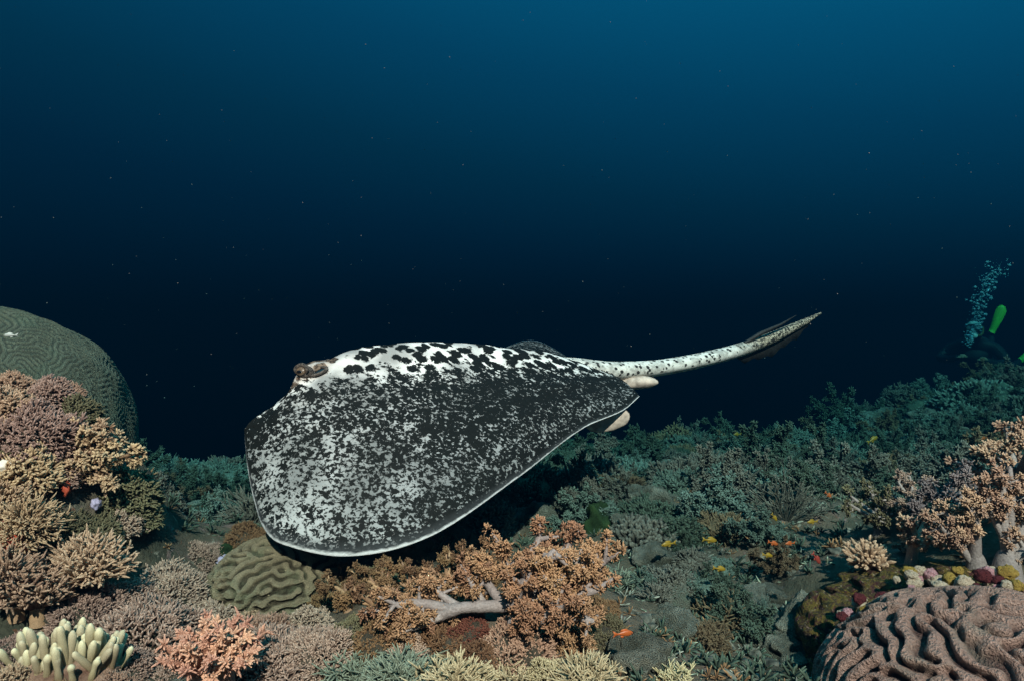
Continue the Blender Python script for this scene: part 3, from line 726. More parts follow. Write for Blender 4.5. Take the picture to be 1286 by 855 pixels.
for k, (px, py, h, sd, lb) in enumerate([
        (1195, 668, 62, 51, "dusky purple grey soft coral just behind the right ledge trees"),
        (1150, 655, 46, 52, "low brownish soft coral behind the small pink stemmed coral"),
        (1105, 668, 48, 53, "dim olive brown soft coral at the foot of the right ledge"),
        (1278, 630, 80, 54, "tan soft coral rising behind the forked tree coral")]):
    p = G(px, py); colony_tree(p, S(h*1.25, p), ['purple', 'greytan', 'olive', 'tan'][k], 'stem', lb, 51+sd % 2, rot=sd*1.9, nbr=10, sub=5, tufts=3, npol=16, spread=1.1, tr=.07, pl=.055, pr=.014)

# --- left mound: soft corals on its face
colony_bush(42, 555, 52, 'mauve', "purplish tan bushy soft coral crowning the left mound before the dome coral", 61, n=1300, L=.22, r=.026, squash=1.0, rot=.4)
colony_bush(8, 520, 34, 'tan', "tan soft coral on the mound's far shoulder touching the dome coral", 70, n=560, L=.34, r=.045, squash=.95)
p = G(122, 602); colony_tree(p+np.array([-.02, -.01, .03]), S(62, p), 'yellowtan', 'yellowtan', "spiky yellow tan soft coral jutting sideways off the mound toward open water", 63, nbr=13, sub=7, tufts=3, npol=9, spread=1.15, tr=.05, pl=.085, pr=.026, lean=(.75, -.5, .25), stalk_h=.25, droop=.1)
p = G(32, 682); colony_fan(p+np.array([0, 0, .01]), S(57, p), 'yellowtan', 'tanstem', "tan leather coral with dense upturned fingers on the face of the left mound", 64, n=300, r=.024, spread=.78, stalk=.22, sub=2, axis=(.25, -.55, .8))
p = G(-4, 738); colony_fan(p, S(62, p), 'tan', 'tanstem', "tan leather coral fanning right from its stalk under the left mound", 65, n=110, r=.030, spread=.5, stalk=.3, sub=2, axis=(.75, -.45, .55))
p = G(116, 742); colony_fan(p+np.array([0, -.01, 0]), S(74, p), 'tan', 'tanstem', "tan fan shaped leather coral on a short stalk right of the dark hollow", 66, n=170, r=.028, spread=.42, stalk=.32, sub=2, axis=(.32, -.35, .85))
p = G(15, 640); colony_fan(p, S(46, p), 'tan', 'tanstem', "yellowish finger leather coral above the red sponge on the mound", 67, n=190, r=.028, spread=.7, stalk=.2, sub=2, axis=(-.1, -.5, .8))
for k, (px, py, r, mt, lb) in enumerate([
        (160, 622, 34, 'olive', "olive soft coral on the seaward edge of the left mound"),
        (170, 650, 26, 'olive', "feathery olive tan soft coral low on the mound's seaward side"),
        (118, 676, 30, 'olive', "dark olive bush coral above the fan shaped leather coral"),
        (150, 662, 24, 'greytan', "pale grey soft coral tucked beside the dark olive bush"),
        (88, 668, 26, 'olive', "shaded olive bush coral over the dark hollow"),
        (80, 560, 34, 'tan', "knobbly tan coral in the middle of the left mound"),
        (30, 596, 38, 'yellowtan', "yellow tan knobbly coral left of the white crust on the mound"),
        (75, 600, 24, 'mauve', "mauve knobbly coral below the white crust on the mound"),
        (20, 560, 26, 'olive', "small olive bush between the tan corals high on the mound"),
        (62, 500, 26, 'mauve', "mauve knobbly coral at the very top of the mound against the dome"), (98, 520, 24, 'olive', "olive knobbly coral on the mound's top edge facing the gully"),
        (20, 492, 24, 'tan', "tan knobbly coral on the mound's back beside the dome coral"), (85, 500, 18, 'tan', "small tan knobbly coral between the two top corals of the mound")]):
    colony_bush(px, py, r, mt, lb, 70+k % 2, n=560, L=.34, r=.045, rot=k*1.3, squash=.95)
# sponges and crusts on the mound
def crust(px, py, rpx, mat, label, seed, name="sponge", cat="sponge", fl=(1, .6, .7), up=0.0, group=None, pull=.02):
    p = G(px, py); R = S(rpx, p)
    o = link(name, blob(np.random.default_rng(seed), fl, 24, 16, .30, 2.6, 5).mesh(name, M[mat]), loc=p*(1-pull)+np.array([0, -R*.2, up]), scale=R, rot=(0, 0, seed)); tag(o, label, cat, group); return o
crust(108, 575, 10, 'red', "orange red sponge patch beside the spiky yellow tan coral", 1, fl=(.8, .6, 1.3))
crust(84, 612, 8, 'red', "small red sponge in the crevice of the left mound", 2, fl=(.7, .6, 1.2))
crust(12, 684, 20, 'red', "red sponge crust at the foot of the tan finger leather coral", 3)
crust(4, 660, 14, 'maroon', "maroon crust above the red sponge at the mound's edge", 4)
crust(78, 570, 9, 'whitecrust', "bright white crust in the middle of the left mound", 5, "coralline_crust", "crust")
crust(64, 545, 9, 'pinkcrust', "pink crust just under the mound's crowning bush", 6, "coralline_crust", "crust")
crust(96, 545, 10, 'pinkcrust', "pink crust next to the root of the spiky coral", 7, "coralline_crust", "crust")
crust(122, 632, 9, 'lilac', "lilac sponge low on the seaward side of the mound", 8)
crust(285, 706, 13, 'lilac', "pale lilac sponge wedged against the olive brain coral", 9)
crust(6, 585, 10, 'whitecrust', "cream crust under the olive bush on the mound", 10, "coralline_crust", "crust")

# --- bushes carpeting the lower left
for k, (px, py, r, mt, lb, n) in enumerate([
        (205, 748, 50, 'greytan', "grey tan bush coral rising highest in the carpet left of the brain coral", 1300),
        (175, 805, 72, 'mauve', "wide mauve tan bush coral between the cream finger coral and the pink coral", 1700),
        (262, 785, 50, 'greytan', "pale tipped grey tan bush coral between the olive brain coral and the pink coral", 1300),
        (98, 772, 50, 'mauve', "mauve brown bush coral just below the dark hollow", 1300),
        (150, 762, 44, 'mauve', "mauve bush coral behind the wide one at its upper edge", 1000),
        (255, 700, 27, 'greytan', "small tan bush coral beside the lilac sponge", 700),
        (314, 680, 29, 'brown', "small round brown bush coral peeping out under the stingray's wing", 900),
        (335, 800, 40, 'tan', "tan bush coral in front of the olive brain coral", 900),
        (350, 838, 62, 'greytan', "wide grey tan bush coral right of the pink leather coral", 1300),
        (405, 822, 50, 'greytan', "greyish pink tan bush coral below the brain coral's right flank", 1000),
        (470, 812, 40, 'brown', "brown tufted bush coral above the pale branch coral thicket", 800),
        (560, 812, 42, 'brown', "rust brown bush coral under the pale horizontal stem", 800),
        (650, 818, 46, 'tan', "tan bush coral directly below the orange soft coral", 900),
        (710, 815, 42, 'orange', "orange tan bush coral below the orange soft coral's right half", 900),
        (605, 835, 36, 'brown', "dark brown bush coral behind the cream branch coral", 800),
        (8, 862, 34, 'tan', "tan bush coral in the corner left of the cream finger coral", 900),
        (140, 872, 34, 'tan', "tan bush coral at the foot of the cream finger coral", 900),
        (210, 850, 34, 'mauve', "small mauve bush coral squeezed left of the pink leather coral", 800),
        (230, 822, 28, 'brown', "small brown bush coral in the shadowed gap beside the pink coral", 600),
        (690, 850, 30, 'acro', "cream green bush coral at the right end of the branch coral thicket", 700)]):
    colony_bush(px, py, r, mt, lb, 80+k % 2+(2 if n <= 900 else 0), n=1700 if n > 900 else 1000, L=.20, r=.021 if n > 900 else .026, rot=k*.9, squash=.9, sink=.4)
for k, (px, py, r, mt, lb) in enumerate([
        (408, 768, 30, 'brown', "small brown bush coral hugging the brain coral's right foot"), (445, 800, 34, 'olive', "olive brown bush coral between the brain coral and the rusty corals"),
        (500, 778, 36, 'brown', "brown bush coral filling the gap left of the pale horizontal stem"), (560, 770, 30, 'brown', "shaded brown bush coral in the hollow under the pale horizontal stem"),
        (590, 795, 30, 'maroonp', "dark reddish bush coral under the root of the pale stem"), (545, 735, 30, 'brown', "dim brown bush coral behind the pale horizontal stem"),
        (480, 735, 28, 'olive', "dim olive bush coral in the stingray's shadow behind the brown corals"), (600, 725, 30, 'brown', "dim brown bush coral at the upper left of the orange soft coral"),
        (385, 790, 34, 'greytan', "grey tan bush coral at the brain coral's front foot"), (300, 800, 34, 'tan', "tan bush coral between the pink leather coral and the brain coral"),
        (760, 800, 30, 'olive', "olive bush coral right of the orange tan bush"), (755, 770, 26, 'brown', "brown bush coral under the right branches of the orange soft coral"),
        (520, 825, 34, 'greytan', "grey tan bush coral just above the green grey branch coral"), (240, 740, 30, 'greytan', "grey tan bush coral beside the dark green algae clump"), (300, 765, 30, 'greytan', "grey tan bush coral at the left foot of the brain coral"),
        (20, 820, 32, 'mauve', "mauve bush coral left of the cream finger coral"), (150, 840, 34, 'mauve', "mauve bush coral right of the cream finger coral")]):
    colony_bush(px, py, r, mt, lb, 82+k % 2, n=1000, L=.20, r=.026, rot=k*.9+.3, squash=.9, sink=.35)
for k, (px, py) in enumerate([(20, 772), (48, 778)]):
    p = G(px, py); colony_fan(p, S(66, p), 'tan', 'tanstem', ["tan finger leather coral standing between the mound and the cream finger coral", "slender tan finger leather coral just above the cream finger coral"][k], 90+k, n=110, r=.03, spread=.6, stalk=.2, sub=2)

# --- cream finger coral
p = P(84, 842, 1.0); root = link("finger_coral", None, loc=p, scale=S(80, p)); tag(root, "cream yellow finger coral with thick rounded upright knobs in the lower left", "coral")
rng = np.random.default_rng(12)
fm = []
for v in range(5):
    mbv = MB(); s = 1-(1-np.linspace(0, 1, 14))**1.7
    C = np.stack([.08*np.sin(s*3+v), .05*np.sin(s*2.2+v*2), s], 1)
    R_ = .17*np.sqrt(np.clip(1-((s-.86)/.1405).clip(0)**2, 0.015, 1))*np.interp(s, [0, .6, .85, 1], [.95, .85, 1, 1])*(1+.13*np.sin(s*11+v*2))
    mbv.add(*tubes(C[None], R_[None], 12)); fm.append(mbv.mesh("finger", M['cream']))
for k in range(90):
    a = rng.uniform(0, 2*PI); rr_ = .75*math.sqrt(rng.uniform(0, 1)); x, y = rr_*math.cos(a)*1.0, rr_*math.sin(a)*.65
    h = .80*(1-.75*rr_**1.5)*rng.uniform(.65, 1.1)+.12
    link("finger", fm[k % 5], root, (x, y, -.05), (-y*.5+rng.normal()*.08, x*.7+rng.normal()*.08, rng.uniform(0, 6)), (h*.22+.20, h*.22+.20, h))
link("base", blob(rng, (.8, .6, .25), 26, 14, .2).mesh("finger_base", M['tan']), root)

# --- pink leather coral
p = G(268, 868); root = link("leather_coral", None, loc=p+np.array([0, 0, .01]), scale=S(78, p)); tag(root, "bright pinkish orange leather coral with long lobed fingers splayed up and right", "coral")
rng = np.random.default_rng(15)
st = MB().add(*tubes(np.array([[[0, 0, -.1], [0, 0, .1], [-.05, -.05, .3], [-.08, -.1, .42]]]), np.array([[.34, .32, .34, .20]]), 16)); link("stalk", st.mesh("stalk", M['pinkstem']), root)
dirs = hemi(rng, 30, .0); dirs = nrm(dirs+np.array([.35, -.35, .3]))
for k in range(30):
    d = dirs[k]; L = rng.uniform(.55, .85); b0 = np.array([-.05, -.08, .25])+d*.12
    s = np.linspace(0, 1, 9)[:, None]; C = b0+s*d*L+s**2*np.array([.12, -.02, .06])*L
    mb = MB().add(*tubes(C[None], (np.interp(s[:, 0], [0, .7, .92, 1], [.075, .060, .045, .012]))[None], 9, np.linspace(0, .7, 9)[None]))
    n = 70; f = rng.uniform(.25, .98, n)*8; a = np.minimum(f.astype(int), 7); c0 = C[a]+(C[a+1]-C[a])*(f-a)[:, None]
    mb.add(*fingers(rng, c0, nrm(d*.8+nrm(rng.normal(size=(n, 3)))), .13*rng.uniform(.6, 1.2, n), .025, 3, 4, .2, .85, .3, 1.0))
    link("branch", mb.mesh("branch", M['pink']), root)

# --- pale branch coral thickets along the bottom
stag = {}
def thicket(px, py, rpx, mat, label, seed, n=70, r=.05, sub=6, lo=.1, name="branch_coral", group=None, sq=.75, ddp=0, sides=6):
    p = place(px, py, ddp); key = (seed, n, r, sub, lo, sides)
    if key not in stag: stag[key] = staghorn(seed, n, 1.0, r, lo, sub, sides).mesh("branch_coral", M['acro'])
    R = S(rpx, p); o = link(name, stag[key], loc=p+np.array([0, 0, -.12*R]), scale=(R, R, R*sq), rot=(0, 0, px*.7), mat=M[mat]); tag(o, label, "coral", group); return o
thicket(505, 858, 52, 'acrogreen', "green grey spiky branch coral at the left end of the pale thicket", 1, n=110, r=.045)
thicket(450, 850, 50, 'acrogreen', "dull green branch coral beside the grey tan bush corals", 2, n=110, r=.045)
thicket(572, 866, 56, 'acro', "cream spiky branch coral in the middle of the pale thicket", 1, n=110, r=.045)
thicket(640, 864, 54, 'acro', "cream green branch coral under the tan bush coral", 2, n=110, r=.045)
thicket(735, 860, 50, 'acro', "cream branch coral with upright tips at the thicket's right end", 1, n=110, r=.045)
thicket(905, 782, 46, 'farbrown', "yellow stemmed branching coral growing from the rubble hollow", 3, n=36, r=.05, sub=7)
thicket(848, 858, 34, 'acro', "small cream branch coral in the rubble near the orange fish", 2, n=60, r=.05)
thicket(778, 738, 40, 'acrogreen', "thin pale green branch coral at the right edge of the orange soft coral", 3, n=26, r=.035, sub=5)

# --- rocks and domes in the hollow
def rock(px, py, rad, mat, label, seed, name="rock", cat="rock", sink=.3, rough=.3, group=None):
    p = G(px, py); R = S(rad[0], p)
    o = link(name, blob(np.random.default_rng(seed), (1, .9, rad[1]/rad[0]), 72, 48, rough, 2.2, 6).mesh(name, M[mat]), loc=p+np.array([0, R*.3, -R*sink*.3]), scale=R, rot=(0, 0, seed)); tag(o, label, cat, group); return o
p = G(838, 752); R = S(34, p)
o = link("dome_coral", brain(17, 30, 70, 170, .05, lambda w: np.clip(.5+.7*w, 0, 1), (1, .85, .62), 1.9, .06, wl=11.0).mesh("small_dome_coral", brain_mat("pale_green_dome", (.27, .30, .24), (.10, .11, .09), 45)), loc=p, scale=R, rot=(.1, -.15, 0)); tag(o, "small pale grey green dome coral in the hollow right of the orange soft coral", "coral")
rock(842, 795, (38, 30), 'dome', "lumpy grey boulder coral just below the small pale dome", 21, "boulder_coral", "coral")
rock(800, 835, (44, 40), 'dome', "grey brown boulder below the orange fish", 22)
rock(955, 802, (34, 20), 'dome', "low grey boulder coral in the rubble before the right ledge", 23, "boulder_coral", "coral")
rock(960, 770, (36, 28), 'dome', "grey green boulder coral behind the low one in the rubble", 24, "boulder_coral", "coral")
rock(687, 632, (24, 22), 'whitecrust', "pale crusted rock catching light behind the orange soft coral", 25, rough=.4)
rock(1015, 800, (42, 44), 'dome', "pale pinkish grey rough rock leaning against the ledge's left side", 26)
rock(1075, 815, (72, 66), 'crust', "olive and yellow encrusted rock left of the mauve brain coral", 27, rough=.22)
rock(1130, 745, (60, 26), 'crust', "encrusted ledge rock carrying pink knobs above the mauve brain coral", 28, rough=.3)
rock(1240, 738, (70, 24), 'crust', "encrusted ledge rock under the pale stemmed tree corals", 29, rough=.3)
rock(755, 668, (26, 34), 'darkgreen', "dark green algae covered lump beside the grey knobbly coral", 30, "algae_lump", "algae")
colony_bush(803, 690, 44, 'fargrey', "round grey knobbly coral right of the dark green lump", 95, n=420, L=.26, r=.06, squash=.85)
colony_bush(858, 665, 30, 'fargrey', "pale grey green knobbly coral between the round grey one and the yellow fish", 95, n=420, L=.3, r=.06, rot=1)
rock(270, 705, (26, 18), 'darkgreen', "dark green algae clump under the small tan bush coral", 31, "algae_lump", "algae")
rock(62, 760, (34, 22), 'rock', "dark rock at the bottom of the hollow in the left mound", 32)
# crusted lumps along the ledge
rng = np.random.default_rng(77)
def mottle(name, c, dark):
    m, nt, b = nodes_of(name); n1 = noise(nt, 3.2, 5, .65, dist=.5)
    col = ramp(nt, n1, [(.34, dark), (.46, c), (.58, tuple(min(1, x*1.25) for x in c)), (.68, tuple(x*.5 for x in c))])
    nt.links.new(col, b.inputs["Base Color"]); b.inputs["Roughness"].default_value = .8; b.inputs["Specular IOR Level"].default_value = .12
    bump(nt, b, noise(nt, 7, 6, .7), .7, .05); return m
M['k_pink'] = mottle("mottled_pink_crust", (.58, .33, .36), (.16, .04, .05)); M['k_white'] = mottle("mottled_cream_crust", (.62, .53, .40), (.20, .13, .08))
M['k_yellow'] = mottle("mottled_yellow_crust", (.40, .28, .07), (.10, .08, .02)); M['k_maroon'] = mottle("mottled_maroon_crust", (.12, .03, .035), (.03, .012, .015))
KW = {'pink': "pink", 'white': "whitish", 'yellow': "yellow", 'maroon': "maroon"}
for k in range(46):
    px = rng.uniform(1050, 1290); top = np.interp(px, [1050, 1090, 1150, 1290], [775, 742, 716, 716]); py = top+rng.uniform(-2, 24)
    w = ['pink', 'pink', 'white', 'white', 'yellow', 'maroon'][int(rng.integers(6))]
    crust(px, py, rng.uniform(4.5, 10), 'k_'+w, KW[w]+" crusted coral lump on the ledge above the mauve brain coral", 200+k, "encrusting_coral", "coral", (1, .8, .8), pull=rng.uniform(.055, .085)+(.06 if px < 1105 else 0), group=w+" crusted lumps on the right ledge")

# ------------------------------------------------------------------ the reef slope beyond: individual colonies
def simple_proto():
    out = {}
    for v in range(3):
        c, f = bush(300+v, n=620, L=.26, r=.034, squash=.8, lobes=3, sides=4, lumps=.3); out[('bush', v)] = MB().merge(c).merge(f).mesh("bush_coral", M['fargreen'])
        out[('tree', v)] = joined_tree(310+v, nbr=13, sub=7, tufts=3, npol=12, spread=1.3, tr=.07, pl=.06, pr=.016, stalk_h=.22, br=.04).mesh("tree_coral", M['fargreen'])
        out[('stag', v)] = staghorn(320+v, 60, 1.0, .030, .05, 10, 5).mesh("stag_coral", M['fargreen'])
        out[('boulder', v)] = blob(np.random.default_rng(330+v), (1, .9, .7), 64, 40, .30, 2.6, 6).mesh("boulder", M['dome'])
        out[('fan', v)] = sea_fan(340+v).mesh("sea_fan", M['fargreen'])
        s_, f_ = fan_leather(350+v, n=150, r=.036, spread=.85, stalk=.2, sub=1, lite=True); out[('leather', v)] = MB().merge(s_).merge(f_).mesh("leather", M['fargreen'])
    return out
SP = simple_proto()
rng = np.random.default_rng(2024)
KINDS = [('bush', .34, "bushy soft coral", "soft_coral"), ('tree', .40, "feathery soft coral", "soft_coral"), ('stag', .07, "branch coral", "branch_coral"), ('boulder', .09, "boulder coral", "boulder_coral"), ('fan', .05, "sea fan", "sea_fan"), ('leather', .05, "leather coral", "leather_coral")]
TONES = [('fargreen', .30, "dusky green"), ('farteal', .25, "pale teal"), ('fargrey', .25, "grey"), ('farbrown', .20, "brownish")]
def clear(px, py, d):
    if d < 1.55 and (px < 800 or px > 1000): return False
    if px > 1040 and d < 1.75: return False
    if px < 330 and d < 1.75: return False
    if 560 < px < 790 and d < 1.7: return False
    if 330 < px < 440 and d < 2.2: return False
    if 440 <= px < 760 and d < 1.85: return False
    return True
LAND = [(P(a, 427, d)[0], d, n) for a, d, n in [(1232, 4.4, "the largest green coral head"), (1168, 4.6, "the lumpy green coral head"), (1110, 4.3, "the rough green coral head"), (838, 1.4, "the small pale dome coral"),
        (803, 1.75, "the round grey knobbly coral"), (690, 2.1, "the pale crusted rock"), (1200, 2.0, "the dusky purple coral"), (960, 1.35, "the grey boulders"), (0, 1.9, "the big dome coral"), (240, 2.4, "the left gully"),
        (420, 3.6, "the stingray's wing"), (700, 4.2, "the stingray's rear edge"), (900, 3.9, "the stingray's tail"), (1000, 2.9, "the school of small fish"), (1278, 5.0, "the diver's fin")]]
taken = []; count = 0; tries = 0
while count < 430 and tries < 9000:
    tries += 1
    px = rng.uniform(-60, 1350); d = 1.1+4.9*rng.uniform()**.8; x = (px-643)/FPX*d
    if d > crest(x)+.25 or not clear(px, 0, d): continue
    z = float(H(x, d))
    k = KINDS[rng.choice(6, p=[q[1] for q in KINDS])]; tn = TONES[rng.choice(4, p=[q[1] for q in TONES])]
    size = rng.uniform(.055, .13)*(1+.13*(d-1.2))
    if d > crest(x)-.35: size *= 1.15
    if d < 1.7: size *= .55
    if any((x-a)**2+(d-b)**2 < (.62*(size+c))**2 for a, b, c in taken): continue
    taken.append((x, d, size)); count += 1
    me = SP[(k[0], int(rng.integers(3)))]
    sc = {'bush': 1, 'tree': 1.25, 'stag': .9, 'boulder': .9, 'fan': 1.0, 'leather': .8}[k[0]]*size
    lm = min(LAND, key=lambda q: (q[0]-x)**2+(q[1]-d)**2)[2]
    zone = ("on the drop-off edge by " if d > crest(x)-.55 else "on the reef near ")+lm
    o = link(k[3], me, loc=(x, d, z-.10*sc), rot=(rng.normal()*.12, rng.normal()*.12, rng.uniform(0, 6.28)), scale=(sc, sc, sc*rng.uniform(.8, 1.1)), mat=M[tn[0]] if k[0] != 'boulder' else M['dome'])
    lab = ("small " if size < .095 else "wide " if size > .135 else "")+(tn[2] if k[0] != 'boulder' else "rounded grey")+" "+k[2]+" "+zone
    tag(o, lab, "coral", (k[2]+"s "+zone))
# landmark mounds on the right skyline
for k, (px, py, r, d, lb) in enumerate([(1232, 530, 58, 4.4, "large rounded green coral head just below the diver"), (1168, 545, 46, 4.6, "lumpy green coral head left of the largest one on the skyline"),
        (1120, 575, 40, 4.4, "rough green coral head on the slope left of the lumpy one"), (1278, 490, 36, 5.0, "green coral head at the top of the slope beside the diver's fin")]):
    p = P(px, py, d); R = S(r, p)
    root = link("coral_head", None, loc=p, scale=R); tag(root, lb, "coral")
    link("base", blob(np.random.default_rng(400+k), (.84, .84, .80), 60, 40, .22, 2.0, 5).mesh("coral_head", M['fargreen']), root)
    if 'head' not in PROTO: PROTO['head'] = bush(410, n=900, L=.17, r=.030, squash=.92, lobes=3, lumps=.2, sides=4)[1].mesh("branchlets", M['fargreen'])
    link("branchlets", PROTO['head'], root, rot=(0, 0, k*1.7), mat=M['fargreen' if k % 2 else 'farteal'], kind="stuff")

# ------------------------------------------------------------------ rubble and turf (uncountable)
def scatter(name, protos, n, mat, label, cat, smin, smax, seed, bias=1.6, filt=None, lift=0.0):
    rng = np.random.default_rng(seed)
    px = rng.uniform(-120, 1400, n*2); d = .62+5.2*rng.uniform(size=n*2)**bias; x = (px-643)/FPX*d
    ok = d < crest(x)+.1
    if filt is not None: ok &= filt(px, d, x)
    x, d = x[ok][:n], d[ok][:n]; z = H(x, d); mb = MB()
    which = rng.integers(len(protos), size=len(x)); A = [p.arrays() for p in protos]
    for w, (V, F, T) in enumerate(A):
        sel = np.nonzero(which == w)[0]
        if not len(sel): continue
        s = rng.uniform(smin, smax, len(sel))*(.75+.35*d[sel]); a = rng.uniform(0, 2*PI, len(sel)); c, s_ = np.cos(a)*s, np.sin(a)*s
        VV = np.empty((len(sel), len(V), 3))
        VV[..., 0] = c[:, None]*V[None, :, 0]-s_[:, None]*V[None, :, 1]+x[sel][:, None]
        VV[..., 1] = s_[:, None]*V[None, :, 0]+c[:, None]*V[None, :, 1]+d[sel][:, None]
        VV[..., 2] = s[:, None]*V[None, :, 2]+z[sel][:, None]+lift*s[:, None]
        FF = [(f[None]+(np.arange(len(sel))*len(V))[:, None, None]).reshape(-1, f.shape[1]) for f in F]
        mb.add(VV.reshape(-1, 3), FF, np.tile(T, len(sel)))
    o = link(name, mb.mesh(name, M[mat]), kind="stuff"); tag(o, label, cat)
rb = [blob(np.random.default_rng(500+v), (1, .8, .6), 7, 5, .4, 2.0, 2) for v in range(5)]
def stick(v):
    r = np.random.default_rng(510+v); d = nrm(np.stack([r.normal(size=4), r.normal(size=4), np.abs(r.normal(size=4))*.4], 1)); return MB().add(*fingers(r, r.normal(size=(4, 3))*.25*np.array([1, 1, .3]), d, r.uniform(.7, 1.4, 4), .16, 3, 4, .2, .7, .2, 1.0))
st_ = [stick(v) for v in range(5)]
def tuftp(v):
    r = np.random.default_rng(520+v); d = hemi(r, 7, .1); return MB().add(*fingers(r, d*.15, d, r.uniform(.6, 1.1, 7), .12, 3, 3, .25, .9, .1, 1.0))
tp_ = [tuftp(v) for v in range(4)]
scatter("coral_rubble", rb+st_, 2200, 'fargrey', "loose grey coral rubble littering the reef floor", "rubble", .006, .015, 600, filt=lambda px, d, x: (d > 1.7) | ((px > 790) & (px < 1060)))
scatter("pale_rubble", st_, 900, 'acrogreen', "paler broken coral sticks strewn among the rubble", "rubble", .006, .013, 601, filt=lambda px, d, x: (d > 1.7) | ((px > 790) & (px < 1060)))
M['palestick'] = coral_mat("bleached_stick_coral", (.14, .16, .13), (.36, .40, .33), scale=18)
scatter("bleached_sticks", st_, 700, 'palestick', "bleached pale coral sticks scattered in the hollow right of the orange soft coral", "rubble", .005, .011, 611, filt=lambda px, d, x: (px > 770) & (px < 1080) & (d < 2.6), lift=.4)
scatter("reef_turf", tp_, 3200, 'fargreen', "short green algae turf covering the reef rock", "algae", .009, .022, 602, filt=lambda px, d, x: (d > 1.5) | ((px > 800) & (px < 1040)))
scatter("brown_turf", tp_, 1800, 'brown', "short brown polyp turf between the near corals", "algae", .008, .016, 603, bias=3.0)

# ------------------------------------------------------------------ fish
def fish_meshes(col, name):
    body = plain(name, col, .4, .4, .2, 25); fin = plain(name+"_fin", tuple(min(1, c*1.15) for c in col), .5, .3, .2, 40)
    s = np.linspace(0, 1, 16); hh = np.interp(s, [0, .08, .3, .55, .85, 1], [.01, .10, .19, .17, .065, .055]); C = np.stack([s-.5, 0*s, .02*np.sin(s*3)], 1)
    V, F, tp = tubes(C[None], hh[None], 12); V = V.reshape(16, 12, 3); V[..., 1] *= .5
    b = MB().add(V.reshape(-1, 3), F, tp).mesh("fish_body", body)
    def plate(pts, th):
        pts = np.array(pts, float); n = len(pts); V = np.concatenate([np.c_[pts[:, 0], np.full(n, th), pts[:, 1]], np.c_[pts[:, 0], np.full(n, -th), pts[:, 1]]])
        k = np.arange(n); return MB().add(V, [np.stack([k, (k+1) % n, n+(k+1) % n, n+k], -1), k[None, ::-1], (k+n)[None]], 0)
    t = plate([(.47, .05), (.62, .14), (.80, .24), (.72, .08), (.68, .02), (.72, -.05), (.80, -.2), (.62, -.10), (.47, -.03)], .008).mesh("tail_fin", fin)
    dr = plate([(-.22, .15), (-.12, .27), (.05, .29), (.25, .24), (.34, .14), (.1, .14)], .006).mesh("dorsal_fin", fin)
    an = plate([(.05, -.13), (.12, -.26), (.26, -.22), (.30, -.10)], .006).mesh("anal_fin", fin)
    dd, qq = lathe_grid(10, 8); e = MB().add(dd*np.array([.03, .012, .03]), qq, 0).mesh("fish_eye", M['pupil'])
    return b, t, dr, an, e
M['pupil'] = plain("fish_pupil", (.01, .01, .01), .2, .5, 0)
FM = {'orange': fish_meshes((.34, .085, .02), "orange_scales"), 'yellow': fish_meshes((.24, .16, .015), "yellow_scales"), 'pale': fish_meshes((.40, .44, .42), "pale_scales"), 'red': fish_meshes((.20, .035, .025), "red_scales")}
def fish(kind, px, py, d, lpx, ang, flip, label, group=None):
    d = min(d, .86*G(px, py)[1]); L = .80*lpx/1.28*d/FPX; root = link("reef_fish", None, loc=P(px, py, d), rot=(0, -ang if not flip else ang, (0 if not flip else PI)+.25), scale=L); tag(root, label, "fish", group)
    b, t, dr, an, e = FM[kind]
    link("body", b, root); link("tail_fin", t, root); link("dorsal_fin", dr, root); link("anal_fin", an, root)
    for s in (-1, 1): link("eye", e, root, (-.37, s*.062, .03))
fish('orange', 785, 795, 1.15, 34, 0, True, "bright orange fish hovering over the grey boulder right of the orange soft coral")
for kd, px, py, d, l, a, f in [('yellow', 838, 683, 1.6, 26, .1, False), ('yellow', 893, 678, 1.7, 26, -.15, True), ('yellow', 905, 714, 1.5, 24, -.2, True), ('yellow', 965, 697, 1.8, 20, -.2, True), ('yellow', 1019, 655, 2.0, 20, 0, False),
        ('yellow', 1097, 551, 3.0, 22, .45, True), ('yellow', 1165, 566, 3.0, 18, .3, True), ('yellow', 973, 650, 2.2, 16, -.9, True), ('yellow', 925, 545, 3.6, 14, 0, False)]:
    fish(kd, px, py, d, l, a, f, "small yellow fish hovering over the reef slope", "yellow fish over the slope")
for kd, px, py, d, l, a, f in [('orange', 972, 682, 1.7, 20, -.3, True), ('orange', 991, 682, 1.8, 18, 0, False), ('orange', 1041, 622, 2.2, 17, -.7, True), ('orange', 1192, 582, 2.8, 18, -.1, True), ('orange', 1283, 532, 3.2, 20, -.2, True), ('orange', 1113, 597, 2.6, 22, -.4, True), ('orange', 1235, 550, 3.2, 14, .2, False)]:
    fish(kd, px, py, d, l, a, f, "small orange fish hovering over the reef slope", "orange fish over the slope")
for kd, px, py, d, l, a, f in [('red', 1026, 702, 1.7, 24, -.9, True), ('red', 1066, 618, 2.3, 16, -.3, True)]:
    fish(kd, px, py, d, l, a, f, "small dull red fish over the slope before the right ledge", "red fish over the slope")
fish('pale', 12, 421, 1.50, 20, 0, False, "tiny pale fish resting against the crown of the dome coral")

